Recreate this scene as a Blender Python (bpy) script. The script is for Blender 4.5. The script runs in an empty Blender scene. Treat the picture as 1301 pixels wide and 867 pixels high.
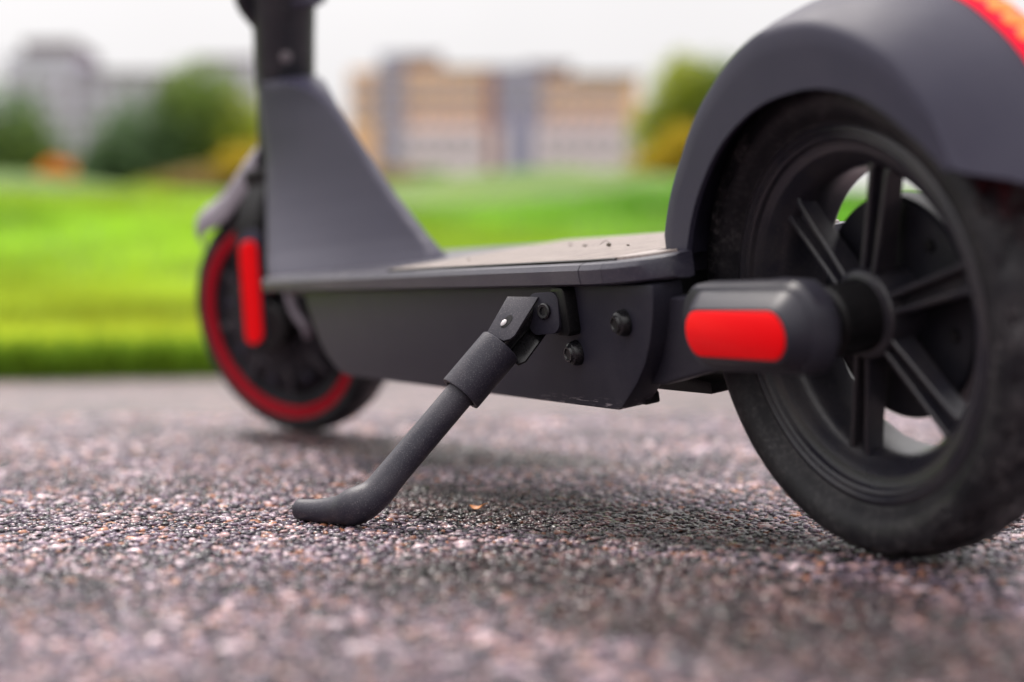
import bpy, bmesh, math, random
import numpy as np
from mathutils import Matrix, Vector

R = math.radians
PI = math.pi
random.seed(7)
rng = np.random.default_rng(7)
S = bpy.context.scene
COL = S.collection

# ------------------------------------------------------------------ camera
CAM = Vector((0.642345, -0.51452, 0.122664))
c_right = Vector((0.43188, 0.901926, -0.00319))
c_fwd = Vector((-0.901857, 0.431796, -0.014392))
c_up = Vector((-0.011603, 0.009092, 0.999891))
cam_d = bpy.data.cameras.new('camera')
cam_d.sensor_width = 36.0
cam_d.lens = 1993.05 / 1301 * 36.0
cam_d.clip_start = 0.02
cam_d.clip_end = 6000
cam_d.dof.use_dof = True
cam_d.dof.focus_distance = 0.945
cam_d.dof.aperture_fstop = 2.9
cam = bpy.data.objects.new('camera', cam_d)
COL.objects.link(cam)
m = Matrix.Identity(4)
for i in range(3):
    m[i][0], m[i][1], m[i][2], m[i][3] = c_right[i], c_up[i], -c_fwd[i], CAM[i]
cam.matrix_world = m
S.camera = cam

# ------------------------------------------------------------------ sky and sun
SUN_EL, SUN_AZ = R(54), R(-32)      # azimuth measured from the viewing direction, to the left
flat = Vector((c_fwd.x, c_fwd.y, 0)).normalized()
sdir = Matrix.Rotation(-SUN_AZ, 3, 'Z') @ flat
sdir = Vector((sdir.x * math.cos(SUN_EL), sdir.y * math.cos(SUN_EL), math.sin(SUN_EL)))
w = bpy.data.worlds.new('World')
S.world = w
w.use_nodes = True
nt = w.node_tree
nt.nodes.clear()
N = nt.nodes.new
L = nt.links.new
out = N('ShaderNodeOutputWorld')
bg = N('ShaderNodeBackground')
bg.inputs['Strength'].default_value = 0.055
sky = N('ShaderNodeTexSky')
sky.sky_type = 'NISHITA'
sky.sun_disc = False
sky.sun_elevation = SUN_EL
sky.sun_rotation = math.atan2(sdir.x, sdir.y)
tc = N('ShaderNodeTexCoord')
sep = N('ShaderNodeSeparateXYZ')
L(tc.outputs['Generated'], sep.inputs[0])
mr = N('ShaderNodeMapRange')                       # overcast: the zenith is brighter than the horizon
mr.interpolation_type = 'SMOOTHSTEP'
mr.inputs['From Min'].default_value = 0.06
mr.inputs['From Max'].default_value = 1.0
mr.inputs['To Min'].default_value = 7.6
mr.inputs['To Max'].default_value = 24.0
L(sep.outputs['Z'], mr.inputs['Value'])
cn = N('ShaderNodeTexNoise')
cn.inputs['Scale'].default_value = 2.6
cn.inputs['Detail'].default_value = 3.0
L(tc.outputs['Generated'], cn.inputs['Vector'])
cm = N('ShaderNodeMapRange')
cm.inputs['To Min'].default_value = 0.86
cm.inputs['To Max'].default_value = 1.14
L(cn.outputs['Fac'], cm.inputs['Value'])
mul = N('ShaderNodeMath')
mul.operation = 'MULTIPLY'
L(mr.outputs[0], mul.inputs[0])
L(cm.outputs[0], mul.inputs[1])
cc = N('ShaderNodeVectorMath')
cc.operation = 'SCALE'
cc.inputs[0].default_value = (1.0, 0.962, 0.955)
L(mul.outputs[0], cc.inputs['Scale'])
mx = N('ShaderNodeMix')
mx.data_type = 'RGBA'
mx.inputs['Factor'].default_value = 0.93
L(sky.outputs[0], mx.inputs['A'])
L(cc.outputs[0], mx.inputs['B'])
L(mx.outputs['Result'], bg.inputs['Color'])
L(bg.outputs[0], out.inputs['Surface'])

sun_d = bpy.data.lights.new('sun', 'SUN')
sun_d.energy = 1.5
sun_d.angle = R(14)
sun_d.color = (1.0, 0.93, 0.86)
sun = bpy.data.objects.new('sun', sun_d)
COL.objects.link(sun)
sun.rotation_euler = (-sdir).to_track_quat('-Z', 'Y').to_euler()

S.view_settings.view_transform = 'Standard'
S.view_settings.look = 'None'
S.view_settings.exposure = 1.1
S.view_settings.gamma = 1.0
S.view_settings.use_curve_mapping = False
S.cycles.max_bounces = 6
S.cycles.use_denoising = True


# ------------------------------------------------------------------ materials
class Mat:
    def __init__(self, name):
        self.m = bpy.data.materials.new(name)
        self.m.use_nodes = True
        self.t = self.m.node_tree
        self.b = self.t.nodes['Principled BSDF']
        self.tc = None

    def n(self, kind, **kw):
        nd = self.t.nodes.new(kind)
        for k, v in kw.items():
            if k in nd.inputs:
                nd.inputs[k].default_value = v
            else:
                setattr(nd, k, v)
        return nd

    def l(self, a, b):
        self.t.links.new(a, b)

    def coord(self, which='Object', scale=None):
        if self.tc is None:
            self.tc = self.n('ShaderNodeTexCoord')
        o = self.tc.outputs[which]
        if scale:
            mp = self.n('ShaderNodeMapping')
            mp.inputs['Scale'].default_value = scale
            self.l(o, mp.inputs['Vector'])
            return mp.outputs[0]
        return o

    def noise(self, scale, detail=3.0, rough=0.55, co=None):
        nd = self.n('ShaderNodeTexNoise', Scale=scale, Detail=detail, Roughness=rough)
        self.l(co or self.coord(), nd.inputs['Vector'])
        return nd

    def ramp(self, src, stops, interp='LINEAR'):
        nd = self.n('ShaderNodeValToRGB')
        cr = nd.color_ramp
        cr.interpolation = interp
        while len(cr.elements) < len(stops):
            cr.elements.new(0.5)
        for e, (p, c) in zip(cr.elements, stops):
            e.position = p
            e.color = (c[0], c[1], c[2], 1) if not isinstance(c, (int, float)) else (c, c, c, 1)
        self.l(src, nd.inputs['Fac'])
        return nd

    def bump(self, src, strength=0.3, dist=0.001, prev=None):
        nd = self.n('ShaderNodeBump', Strength=strength, Distance=dist)
        self.l(src, nd.inputs['Height'])
        if prev:
            self.l(prev, nd.inputs['Normal'])
        self.l(nd.outputs[0], self.b.inputs['Normal'])
        return nd.outputs[0]


def rgb(r, g, b):
    return (r, g, b, 1)


def plastic(name, col, rough=0.5, grain=0.25, gscale=1400.0, dust=0.25, spec=0.26, dustcol=(0.30, 0.27, 0.28)):
    M = Mat(name)
    big = M.noise(28.0, 4.0)
    fine = M.noise(1500.0, 2.0)
    d = M.ramp(big.outputs['Fac'], [(0.42, 0.0), (0.75, 1.0)])
    f = M.ramp(fine.outputs['Fac'], [(0.56, 0.0), (0.78, 1.0)])
    k = M.n('ShaderNodeMath', operation='MULTIPLY_ADD')
    M.l(d.outputs[0], k.inputs[0])
    k.inputs[1].default_value = dust * 0.14
    k2 = M.n('ShaderNodeMath', operation='MULTIPLY')
    M.l(f.outputs[0], k2.inputs[0])
    k2.inputs[1].default_value = dust * 0.45
    M.l(k2.outputs[0], k.inputs[2])
    mix = M.n('ShaderNodeMix', data_type='RGBA')
    mix.inputs['A'].default_value = rgb(*col)
    mix.inputs['B'].default_value = rgb(*dustcol)
    M.l(k.outputs[0], mix.inputs['Factor'])
    M.l(mix.outputs['Result'], M.b.inputs['Base Color'])
    ro = M.n('ShaderNodeMapRange')
    ro.inputs['To Min'].default_value = rough - 0.07
    ro.inputs['To Max'].default_value = rough + 0.12
    M.l(big.outputs['Fac'], ro.inputs['Value'])
    M.l(ro.outputs[0], M.b.inputs['Roughness'])
    M.b.inputs['Specular IOR Level'].default_value = spec
    g = M.noise(gscale, 2.0)
    M.bump(g.outputs['Fac'], grain, 0.0004)
    return M.m


GREY = (0.036, 0.0335, 0.058)
DARK = (0.010, 0.010, 0.015)
BLACK = (0.004, 0.004, 0.005)
m_frame = plastic('painted_metal', GREY, 0.42, 0.22)
m_edge = plastic('deck_edge_plastic', (0.027, 0.0255, 0.042), 0.29, 0.35, 1100.0, 0.7, 0.42)
m_batt = plastic('battery_case', (0.0155, 0.0152, 0.0265), 0.44, 0.3, 1300.0, 0.3)
m_batt_plain = plastic('fork_paint', (0.0185, 0.0175, 0.0280), 0.42, 0.3, 1300.0, 0.3)
m_dark = plastic('dark_plastic', DARK, 0.42, 0.25)
m_black = plastic('black_plastic', BLACK, 0.38, 0.2)
m_gloss = plastic('black_oxide_steel', (0.006, 0.006, 0.008), 0.24, 0.1, 900.0, 0.25, 0.4)
m_kick = plastic('kickstand_paint', (0.0185, 0.0172, 0.029), 0.40, 0.6, 1500.0, 0.9, 0.36)
m_house = plastic('housing_plastic', (0.022, 0.0215, 0.032), 0.38, 0.15, 1300.0, 0.2)
m_mud = plastic('light_grey_plastic', (0.24, 0.215, 0.25), 0.35, 0.2, 1300.0, 0.2)
m_wheel = plastic('wheel_alloy', (0.017, 0.0165, 0.026), 0.28, 0.25, 700.0, 0.9, 0.5, (0.20, 0.17, 0.14))
m_fender = plastic('fender_plastic', (0.034, 0.0325, 0.056), 0.50, 0.25, 1300.0, 0.2)


def scuffed(mat):
    """pale scrapes along the lower rear edge of the case"""
    t = mat.node_tree
    b = t.nodes['Principled BSDF']
    src = b.inputs['Base Color'].links[0].from_socket
    co = t.nodes.new('ShaderNodeTexCoord')
    sx = t.nodes.new('ShaderNodeSeparateXYZ')
    t.links.new(co.outputs['Object'], sx.inputs[0])
    mp = t.nodes.new('ShaderNodeMapping')
    mp.inputs['Scale'].default_value = (110, 300, 800)
    t.links.new(co.outputs['Object'], mp.inputs[0])
    no = t.nodes.new('ShaderNodeTexNoise')
    no.inputs['Scale'].default_value = 1.0
    no.inputs['Detail'].default_value = 4.0
    t.links.new(mp.outputs[0], no.inputs['Vector'])
    a = t.nodes.new('ShaderNodeMapRange')
    a.inputs['From Min'].default_value = 0.56
    a.inputs['From Max'].default_value = 0.66
    t.links.new(no.outputs['Fac'], a.inputs['Value'])
    z = t.nodes.new('ShaderNodeMapRange')
    z.inputs['From Min'].default_value = 0.0865
    z.inputs['From Max'].default_value = 0.0815
    t.links.new(sx.outputs['Z'], z.inputs['Value'])
    x = t.nodes.new('ShaderNodeMapRange')
    x.inputs['From Min'].default_value = -0.27
    x.inputs['From Max'].default_value = -0.19
    t.links.new(sx.outputs['X'], x.inputs['Value'])
    m1 = t.nodes.new('ShaderNodeMath')
    m1.operation = 'MULTIPLY'
    t.links.new(a.outputs[0], m1.inputs[0])
    t.links.new(z.outputs[0], m1.inputs[1])
    m2 = t.nodes.new('ShaderNodeMath')
    m2.operation = 'MULTIPLY'
    t.links.new(m1.outputs[0], m2.inputs[0])
    t.links.new(x.outputs[0], m2.inputs[1])
    mi = t.nodes.new('ShaderNodeMix')
    mi.data_type = 'RGBA'
    mi.inputs['B'].default_value = (0.30, 0.27, 0.29, 1)
    t.links.new(src, mi.inputs['A'])
    t.links.new(m2.outputs[0], mi.inputs['Factor'])
    t.links.new(mi.outputs['Result'], b.inputs['Base Color'])


scuffed(m_batt)


def shadow_and_mottle(M, src):
    """scooter shadow painted into the ground colour as ragged ovals, over random mottling"""
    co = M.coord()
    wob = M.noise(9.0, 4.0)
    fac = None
    for cx, cy, rx, ry in ((0.09, -0.135, 0.24, 0.105), (-0.24, -0.060, 0.26, 0.085), (-0.72, 0.04, 0.30, 0.085)):  # painted shadow by the rear wheel, kickstand and front of the deck
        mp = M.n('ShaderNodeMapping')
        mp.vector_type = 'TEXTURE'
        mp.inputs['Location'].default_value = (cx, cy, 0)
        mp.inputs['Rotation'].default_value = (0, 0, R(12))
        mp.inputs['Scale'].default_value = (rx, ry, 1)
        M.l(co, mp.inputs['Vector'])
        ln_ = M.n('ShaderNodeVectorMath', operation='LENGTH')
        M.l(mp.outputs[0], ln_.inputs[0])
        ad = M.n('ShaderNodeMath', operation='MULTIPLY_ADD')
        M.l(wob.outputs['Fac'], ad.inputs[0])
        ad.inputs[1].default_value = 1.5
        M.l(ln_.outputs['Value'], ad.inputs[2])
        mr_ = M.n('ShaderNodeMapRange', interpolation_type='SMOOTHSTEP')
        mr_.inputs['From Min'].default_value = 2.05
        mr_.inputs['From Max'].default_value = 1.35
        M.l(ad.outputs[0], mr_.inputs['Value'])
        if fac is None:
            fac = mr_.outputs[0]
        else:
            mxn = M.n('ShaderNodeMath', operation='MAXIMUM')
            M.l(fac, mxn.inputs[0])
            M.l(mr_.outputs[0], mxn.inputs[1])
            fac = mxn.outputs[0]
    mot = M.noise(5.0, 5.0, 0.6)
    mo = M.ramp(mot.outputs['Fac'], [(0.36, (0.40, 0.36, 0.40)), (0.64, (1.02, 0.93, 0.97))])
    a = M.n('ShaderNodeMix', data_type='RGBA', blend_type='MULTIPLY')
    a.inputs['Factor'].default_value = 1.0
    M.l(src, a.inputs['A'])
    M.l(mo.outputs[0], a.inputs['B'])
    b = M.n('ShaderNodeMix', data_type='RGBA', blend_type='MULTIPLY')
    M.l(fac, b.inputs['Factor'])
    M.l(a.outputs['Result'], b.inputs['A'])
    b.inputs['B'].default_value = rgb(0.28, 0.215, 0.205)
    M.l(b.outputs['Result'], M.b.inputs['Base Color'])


def rubber(name, dirt):
    M = Mat(name)
    n1 = M.noise(46.0, 5.0, 0.62)
    n2 = M.noise(330.0, 3.0, 0.6)
    r1 = M.ramp(n1.outputs['Fac'], [(0.38, 0.0), (0.72, 1.0)])
    r2 = M.ramp(n2.outputs['Fac'], [(0.45, 0.15), (0.68, 1.0)])
    k = M.n('ShaderNodeMath', operation='MULTIPLY')
    M.l(r1.outputs[0], k.inputs[0])
    M.l(r2.outputs[0], k.inputs[1])
    k2 = M.n('ShaderNodeMath', operation='MULTIPLY')
    M.l(k.outputs[0], k2.inputs[0])
    k2.inputs[1].default_value = dirt
    mix = M.n('ShaderNodeMix', data_type='RGBA')
    mix.inputs['A'].default_value = rgb(0.0105, 0.010, 0.0135)
    mix.inputs['B'].default_value = rgb(0.155, 0.142, 0.145)
    M.l(k2.outputs[0], mix.inputs['Factor'])
    M.l(mix.outputs['Result'], M.b.inputs['Base Color'])
    M.b.inputs['Roughness'].default_value = 0.46
    M.b.inputs['Specular IOR Level'].default_value = 0.3
    M.bump(n2.outputs['Fac'], 0.35, 0.0008)
    return M.m


m_tyre = rubber('tyre_rubber', 0.50)
m_tread = rubber('dirty_tread_rubber', 1.0)


def red_lens(name, col, emit=0.0):
    M = Mat(name)
    M.b.inputs['Base Color'].default_value = rgb(*col)
    M.b.inputs['Roughness'].default_value = 0.45
    M.b.inputs['Specular IOR Level'].default_value = 0.12
    v = M.n('ShaderNodeTexVoronoi', Scale=700.0)
    M.l(M.coord(), v.inputs['Vector'])
    M.bump(v.outputs['Distance'], 0.12, 0.0005)
    if emit:
        M.b.inputs['Emission Color'].default_value = rgb(*col)
        M.b.inputs['Emission Strength'].default_value = emit
    return M.m


m_refl = red_lens('red_reflector', (0.93, 0.002, 0.006))
m_redring = red_lens('red_ring_rubber', (0.36, 0.005, 0.016))
m_lens = red_lens('tail_lens', (0.9, 0.004, 0.03), 0.30)
M = Mat('lit_led')
M.b.inputs['Base Color'].default_value = rgb(0.5, 0.09, 0.02)
M.b.inputs['Emission Color'].default_value = rgb(1.0, 0.20, 0.045)
M.b.inputs['Emission Strength'].default_value = 0.50
M.b.inputs['Specular IOR Level'].default_value = 0.15
m_led = M.m

M = Mat('deck_mat_rubber')
n1 = M.noise(60.0, 4.0)
rr = M.ramp(n1.outputs['Fac'], [(0.3, (0.26, 0.215, 0.20)), (0.7, (0.38, 0.32, 0.295))])
M.l(rr.outputs[0], M.b.inputs['Base Color'])
M.b.inputs['Roughness'].default_value = 0.42
wv = M.n('ShaderNodeTexWave', Scale=90.0, bands_direction='DIAGONAL', Distortion=0.0)
M.l(M.coord(), wv.inputs['Vector'])
M.bump(wv.outputs['Color'], 0.35, 0.0008)
m_mat = M.m

# asphalt: binder with stone chips told apart by a cell pattern
PALETTE = [(0.022, 0.018, 0.026), (0.085, 0.066, 0.090), (0.23, 0.175, 0.215), (0.40, 0.305, 0.335),
           (0.56, 0.37, 0.33), (0.80, 0.64, 0.61), (0.50, 0.23, 0.12), (0.145, 0.112, 0.145)]
M = Mat('asphalt')
v = M.n('ShaderNodeTexVoronoi', Scale=190.0)
v.inputs['Randomness'].default_value = 1.0
M.l(M.coord(), v.inputs['Vector'])
sepc = M.n('ShaderNodeSeparateColor')
M.l(v.outputs['Color'], sepc.inputs[0])
rr = M.ramp(sepc.outputs[0], [(0.0, PALETTE[0]), (0.22, PALETTE[1]), (0.36, PALETTE[7]), (0.5, PALETTE[2]),
                              (0.68, PALETTE[3]), (0.82, PALETTE[4]), (0.92, PALETTE[6]), (0.96, PALETTE[5])], 'CONSTANT')
edge = M.ramp(v.outputs['Distance'], [(0.35, 1.0), (0.75, 0.25)])
mul2 = M.n('ShaderNodeMix', data_type='RGBA', blend_type='MULTIPLY')
mul2.inputs['Factor'].default_value = 1.0
M.l(rr.outputs[0], mul2.inputs['A'])
M.l(edge.outputs[0], mul2.inputs['B'])
patch = M.noise(3.5, 4.0)
pr = M.ramp(patch.outputs['Fac'], [(0.3, (0.80, 0.78, 0.80)), (0.7, (1.25, 1.2, 1.2))])
mul3 = M.n('ShaderNodeMix', data_type='RGBA', blend_type='MULTIPLY')
mul3.inputs['Factor'].default_value = 1.0
M.l(mul2.outputs['Result'], mul3.inputs['A'])
M.l(pr.outputs[0], mul3.inputs['B'])
shadow_and_mottle(M, mul3.outputs['Result'])
M.b.inputs['Roughness'].default_value = 0.34
M.b.inputs['Specular IOR Level'].default_value = 0.6
inv = M.n('ShaderNodeMath', operation='SUBTRACT')
inv.inputs[0].default_value = 1.0
M.l(v.outputs['Distance'], inv.inputs[1])
M.bump(inv.outputs[0], 0.45, 0.0016)
m_asphalt = M.m

M = Mat('stone_chips')
at = M.n('ShaderNodeAttribute', attribute_name='tint')
n1 = M.noise(900.0, 3.0)
rr = M.ramp(n1.outputs['Fac'], [(0.3, 0.72), (0.7, 1.2)])
mul2 = M.n('ShaderNodeMix', data_type='RGBA', blend_type='MULTIPLY')
mul2.inputs['Factor'].default_value = 1.0
M.l(at.outputs['Color'], mul2.inputs['A'])
M.l(rr.outputs[0], mul2.inputs['B'])
shadow_and_mottle(M, mul2.outputs['Result'])
M.b.inputs['Roughness'].default_value = 0.27
M.b.inputs['Specular IOR Level'].default_value = 0.6
M.bump(n1.outputs['Fac'], 0.4, 0.0005)
m_chips = M.m

M = Mat('lawn_soil')
n1 = M.noise(0.8, 5.0)
rr = M.ramp(n1.outputs['Fac'], [(0.25, (0.055, 0.12, 0.012)), (0.55, (0.09, 0.16, 0.014)), (0.8, (0.14, 0.18, 0.02))])
M.l(rr.outputs[0], M.b.inputs['Base Color'])
M.b.inputs['Roughness'].default_value = 0.9
n2 = M.noise(60.0, 4.0)
M.bump(n2.outputs['Fac'], 0.6, 0.03)
m_lawn = M.m


def leafy(name):
    M = Mat(name)
    at = M.n('ShaderNodeAttribute', attribute_name='tint')
    M.l(at.outputs['Color'], M.b.inputs['Base Color'])
    M.b.inputs['Roughness'].default_value = 0.6
    M.b.inputs['Specular IOR Level'].default_value = 0.12
    tr = M.n('ShaderNodeBsdfTranslucent')
    M.l(at.outputs['Color'], tr.inputs['Color'])
    ms = M.n('ShaderNodeMixShader')
    ms.inputs[0].default_value = 0.45
    M.l(M.b.outputs[0], ms.inputs[1])
    M.l(tr.outputs[0], ms.inputs[2])
    M.l(ms.outputs[0], M.t.nodes['Material Output'].inputs['Surface'])
    return M.m


m_leaf = leafy('leaf_tissue')


def wall_mat(name, c1, c2):
    M = Mat(name)
    n1 = M.noise(0.5, 4.0)
    rr = M.ramp(n1.outputs['Fac'], [(0.3, c1), (0.7, c2)])
    M.l(rr.outputs[0], M.b.inputs['Base Color'])
    M.b.inputs['Roughness'].default_value = 0.85
    return M.m


m_ochre = wall_mat('ochre_render', (0.68, 0.38, 0.24), (0.76, 0.47, 0.33))
m_white = wall_mat('white_render', (0.62, 0.50, 0.58), (0.70, 0.58, 0.66))
m_lilac = wall_mat('pale_grey_render', (0.40, 0.37, 0.48), (0.48, 0.44, 0.56))
m_roof = wall_mat('roof_felt', (0.13, 0.105, 0.12), (0.18, 0.14, 0.16))
m_bluegrey = wall_mat('blue_grey_cladding', (0.25, 0.23, 0.35), (0.31, 0.28, 0.41))
m_brickred = wall_mat('brick_red_render', (0.30, 0.13, 0.12), (0.36, 0.17, 0.15))
M = Mat('window_glass')
M.b.inputs['Base Color'].default_value = rgb(0.045, 0.05, 0.10)
M.b.inputs['Roughness'].default_value = 0.08
m_glass = M.m
M = Mat('bark')
n1 = M.noise(14.0, 5.0, co=M.coord('Object', (1, 1, 0.25)))
rr = M.ramp(n1.outputs['Fac'], [(0.3, (0.05, 0.035, 0.025)), (0.7, (0.13, 0.10, 0.08))])
M.l(rr.outputs[0], M.b.inputs['Base Color'])
M.bump(n1.outputs['Fac'], 0.7, 0.02)
m_bark = M.m


# ------------------------------------------------------------------ mesh helpers
def link(name, me, mat, parent=None):
    o = bpy.data.objects.new(name, me)
    if mat is not None and not me.materials:
        me.materials.append(mat)
    COL.objects.link(o)
    if parent is not None:
        o.parent = parent
    return o


def finish(bm, angle=32.0):
    bmesh.ops.recalc_face_normals(bm, faces=bm.faces)
    for f in bm.faces:
        f.smooth = True
    ca = R(angle)
    for e in bm.edges:
        if len(e.link_faces) == 2:
            e.smooth = e.calc_face_angle(0.0) < ca
        else:
            e.smooth = False


def obj(name, bm, mat, parent=None, bevel=0.0, seg=2, angle=32.0):
    if bevel > 0:
        bmesh.ops.recalc_face_normals(bm, faces=bm.faces)
        es = [e for e in bm.edges if len(e.link_faces) == 2 and e.calc_face_angle(0.0) > R(28)]
        bmesh.ops.bevel(bm, geom=es, offset=bevel, segments=seg, profile=0.6, affect='EDGES', clamp_overlap=True)
    finish(bm, angle if bevel == 0 else 50.0)
    me = bpy.data.meshes.new(name)
    bm.to_mesh(me)
    bm.free()
    return link(name, me, mat, parent)


def add_prism(bm, pts, y0, y1, axis='Y'):
    """outline in (x, z) pushed along y (axis Y) or in (x, y) pushed along z (axis Z)"""
    def P(a, b, c):
        return (a, c, b) if axis == 'Y' else (a, b, c)
    va = [bm.verts.new(P(x, z, y0)) for x, z in pts]
    vb = [bm.verts.new(P(x, z, y1)) for x, z in pts]
    n = len(pts)
    bm.faces.new(va)
    bm.faces.new(vb[::-1])
    for i in range(n):
        bm.faces.new((va[i], vb[i], vb[(i + 1) % n], va[(i + 1) % n]))
    return va + vb


def rrect(x0, x1, z0, z1, r, n=6):
    pts = []
    for cx, cz, a in ((x1 - r, z1 - r, 0), (x0 + r, z1 - r, 90), (x0 + r, z0 + r, 180), (x1 - r, z0 + r, 270)):
        for k in range(n + 1):
            t = R(a + 90 * k / n)
            pts.append((cx + r * math.cos(t), cz + r * math.sin(t)))
    return pts


def add_loft(bm, rings, cap=True, closed=True):
    vs = [[bm.verts.new(p) for p in ring] for ring in rings]
    n = len(vs[0])
    for a, b in zip(vs, vs[1:]):
        for i in range(n if closed else n - 1):
            j = (i + 1) % n
            bm.faces.new((a[i], a[j], b[j], b[i]))
    if cap and closed:
        bm.faces.new(vs[0][::-1])
        bm.faces.new(vs[-1])
    return vs


def add_lathe(bm, prof, segs=96, c=(0, 0, 0), closed=True, fn=None):
    """profile of (r, y) turned about the Y axis"""
    rows = []
    for k in range(segs):
        a = 2 * PI * k / segs
        ring = []
        for q, (r, y) in enumerate(prof):
            if fn:
                r, y = fn(r, y, k, q)
            ring.append(bm.verts.new((c[0] + r * math.cos(a), c[1] + y, c[2] + r * math.sin(a))))
        rows.append(ring)
    n = len(prof)
    for k in range(segs):
        A, B = rows[k], rows[(k + 1) % segs]
        for i in range(n if closed else n - 1):
            j = (i + 1) % n
            bm.faces.new((A[i], A[j], B[j], B[i]))


def frame_for(d):
    d = Vector(d).normalized()
    u = d.cross(Vector((0, 0, 1)))
    if u.length < 1e-4:
        u = Vector((1, 0, 0))
    u.normalize()
    return d, u, u.cross(d).normalized()


def add_tube(bm, path, radii, segs=24, squash=None):
    path = [Vector(p) for p in path]
    if not isinstance(radii, (list, tuple)):
        radii = [radii] * len(path)
    rings = []
    u0 = None
    for i, p in enumerate(path):
        d = (path[min(i + 1, len(path) - 1)] - path[max(i - 1, 0)]).normalized()
        if u0 is None:
            _, u, v = frame_for(d)
        else:
            u = (u0 - d * u0.dot(d)).normalized()
            v = u.cross(d).normalized()
        u0 = u
        ring = []
        for k in range(segs):
            a = 2 * PI * k / segs
            ring.append(p + u * (radii[i] * math.cos(a)) + v * (radii[i] * math.sin(a)))
        rings.append(ring)
    add_loft(bm, rings)


def add_box(bm, c, s, rot=None):
    mtx = Matrix.Translation(c)
    if rot is not None:
        mtx = mtx @ rot.to_4x4()
    mtx = mtx @ Matrix.Diagonal((s[0], s[1], s[2], 1))
    return bmesh.ops.create_cube(bm, size=1.0, matrix=mtx)['verts']


def basis(x, y, z):
    mm = Matrix.Identity(4)
    for i in range(3):
        mm[i][0], mm[i][1], mm[i][2] = x[i], y[i], z[i]
    return mm


def spl(pts, n=8):
    """Catmull-Rom through the points"""
    P = [np.array(p, float) for p in pts]
    P = [2 * P[0] - P[1]] + P + [2 * P[-1] - P[-2]]
    o = []
    for i in range(1, len(P) - 2):
        for k in range(n):
            t = k / n
            a, b, c, d = P[i - 1], P[i], P[i + 1], P[i + 2]
            o.append(tuple(0.5 * (2 * b + (c - a) * t + (2 * a - 5 * b + 4 * c - d) * t * t + (3 * b - a - 3 * c + d) * t ** 3)))
    o.append(tuple(P[-2]))
    return o


def tag(o, label=None, cat=None, group=None, kind=None):
    for k, v in (('label', label), ('category', cat), ('group', group), ('kind', kind)):
        if v:
            o[k] = v
    return o


def np_mesh(name, verts, tris, tint=None, mat=None, parent=None, smooth=False):
    me = bpy.data.meshes.new(name)
    nv, nf = len(verts), len(tris)
    k = tris.shape[1]
    me.vertices.add(nv)
    me.vertices.foreach_set('co', np.ascontiguousarray(verts, dtype=np.float32).ravel())
    me.loops.add(nf * k)
    me.loops.foreach_set('vertex_index', np.ascontiguousarray(tris, dtype=np.int32).ravel())
    me.polygons.add(nf)
    me.polygons.foreach_set('loop_start', np.arange(0, nf * k, k, dtype=np.int32))
    me.polygons.foreach_set('loop_total', np.full(nf, k, dtype=np.int32))
    if smooth:
        me.polygons.foreach_set('use_smooth', np.ones(nf, dtype=bool))
    if tint is not None:
        at = me.attributes.new('tint', 'FLOAT_COLOR', 'POINT')
        c4 = np.ones((nv, 4), dtype=np.float32)
        c4[:, :3] = tint
        at.data.foreach_set('color', c4.ravel())
    me.update()
    me.validate()
    return link(name, me, mat, parent)


flat_r = Vector((flat.y, -flat.x, 0))


def far(depth, side, z=0.0):
    """a place so many metres ahead of the photographer and so many to the right"""
    p = Vector((CAM.x, CAM.y, 0)) + flat * depth + flat_r * side
    return Vector((p.x, p.y, z))


# ------------------------------------------------------------------ setting: path, lawn, hillside
EDGE_X = -2.66
bm = bmesh.new()
vs = [bm.verts.new(p) for p in ((-2.9, -14, -0.0016), (14, -14, -0.0016), (14, 26, -0.0016), (-2.9, 26, -0.0016))]
bm.faces.new(vs)
tag(obj('asphalt_path', bm, m_asphalt), kind='structure')

bm = bmesh.new()
vs = [bm.verts.new(p) for p in ((-2500, -2500, -0.06), (2500, -2500, -0.06), (2500, 2500, -0.06), (-2500, 2500, -0.06))]
bm.faces.new(vs)
tag(obj('ground', bm, m_lawn), kind='structure')


def lawn_z(s, y):
    """height of the grass bank, s metres in from the path edge"""
    s = max(s, 0.0)
    t = s / (s + 3.2)
    z = 0.012 + 0.142 * s * t * 1.02
    und = 0.05 * math.sin(y * 0.9 + 0.6) * min(1, s / 4) + 0.035 * math.sin(y * 2.1 + s * 0.8) * min(1, s / 3)
    if s > 13:
        z = 0.012 + 0.142 * 13 * (13 / 16.2) * 1.02 + (s - 13) * 0.062
    z += 0.30 * min(1, s / 11) ** 2 * 0.5 * (1 + math.tanh((y - 6.9) / 0.7))
    return z + und * (1 if s < 13 else max(0, 1 - (s - 13) / 10))


bm = bmesh.new()
ss = [0, 0.02, 0.1, 0.25, 0.5, 0.8, 1.2, 1.7, 2.3, 3, 4, 5, 6, 7, 8, 9, 10, 11, 12, 13, 14.5, 17, 21, 28, 40, 60, 90, 130, 180, 260, 400]
ys = [-260, -160, -90, -50, -30, -20] + [-14 + 0.5 * k for k in range(81)] + [32, 44, 60, 90, 140, 200, 300, 450]
rows = []
for s in ss:
    rows.append([bm.verts.new((EDGE_X - s, y, lawn_z(s, y) if s > 0 else -0.012)) for y in ys])
for a, b in zip(rows, rows[1:]):
    for i in range(len(ys) - 1):
        bm.faces.new((a[i], a[i + 1], b[i + 1], b[i]))
tag(obj('lawn', bm, m_lawn, angle=80), kind='structure')

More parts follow.
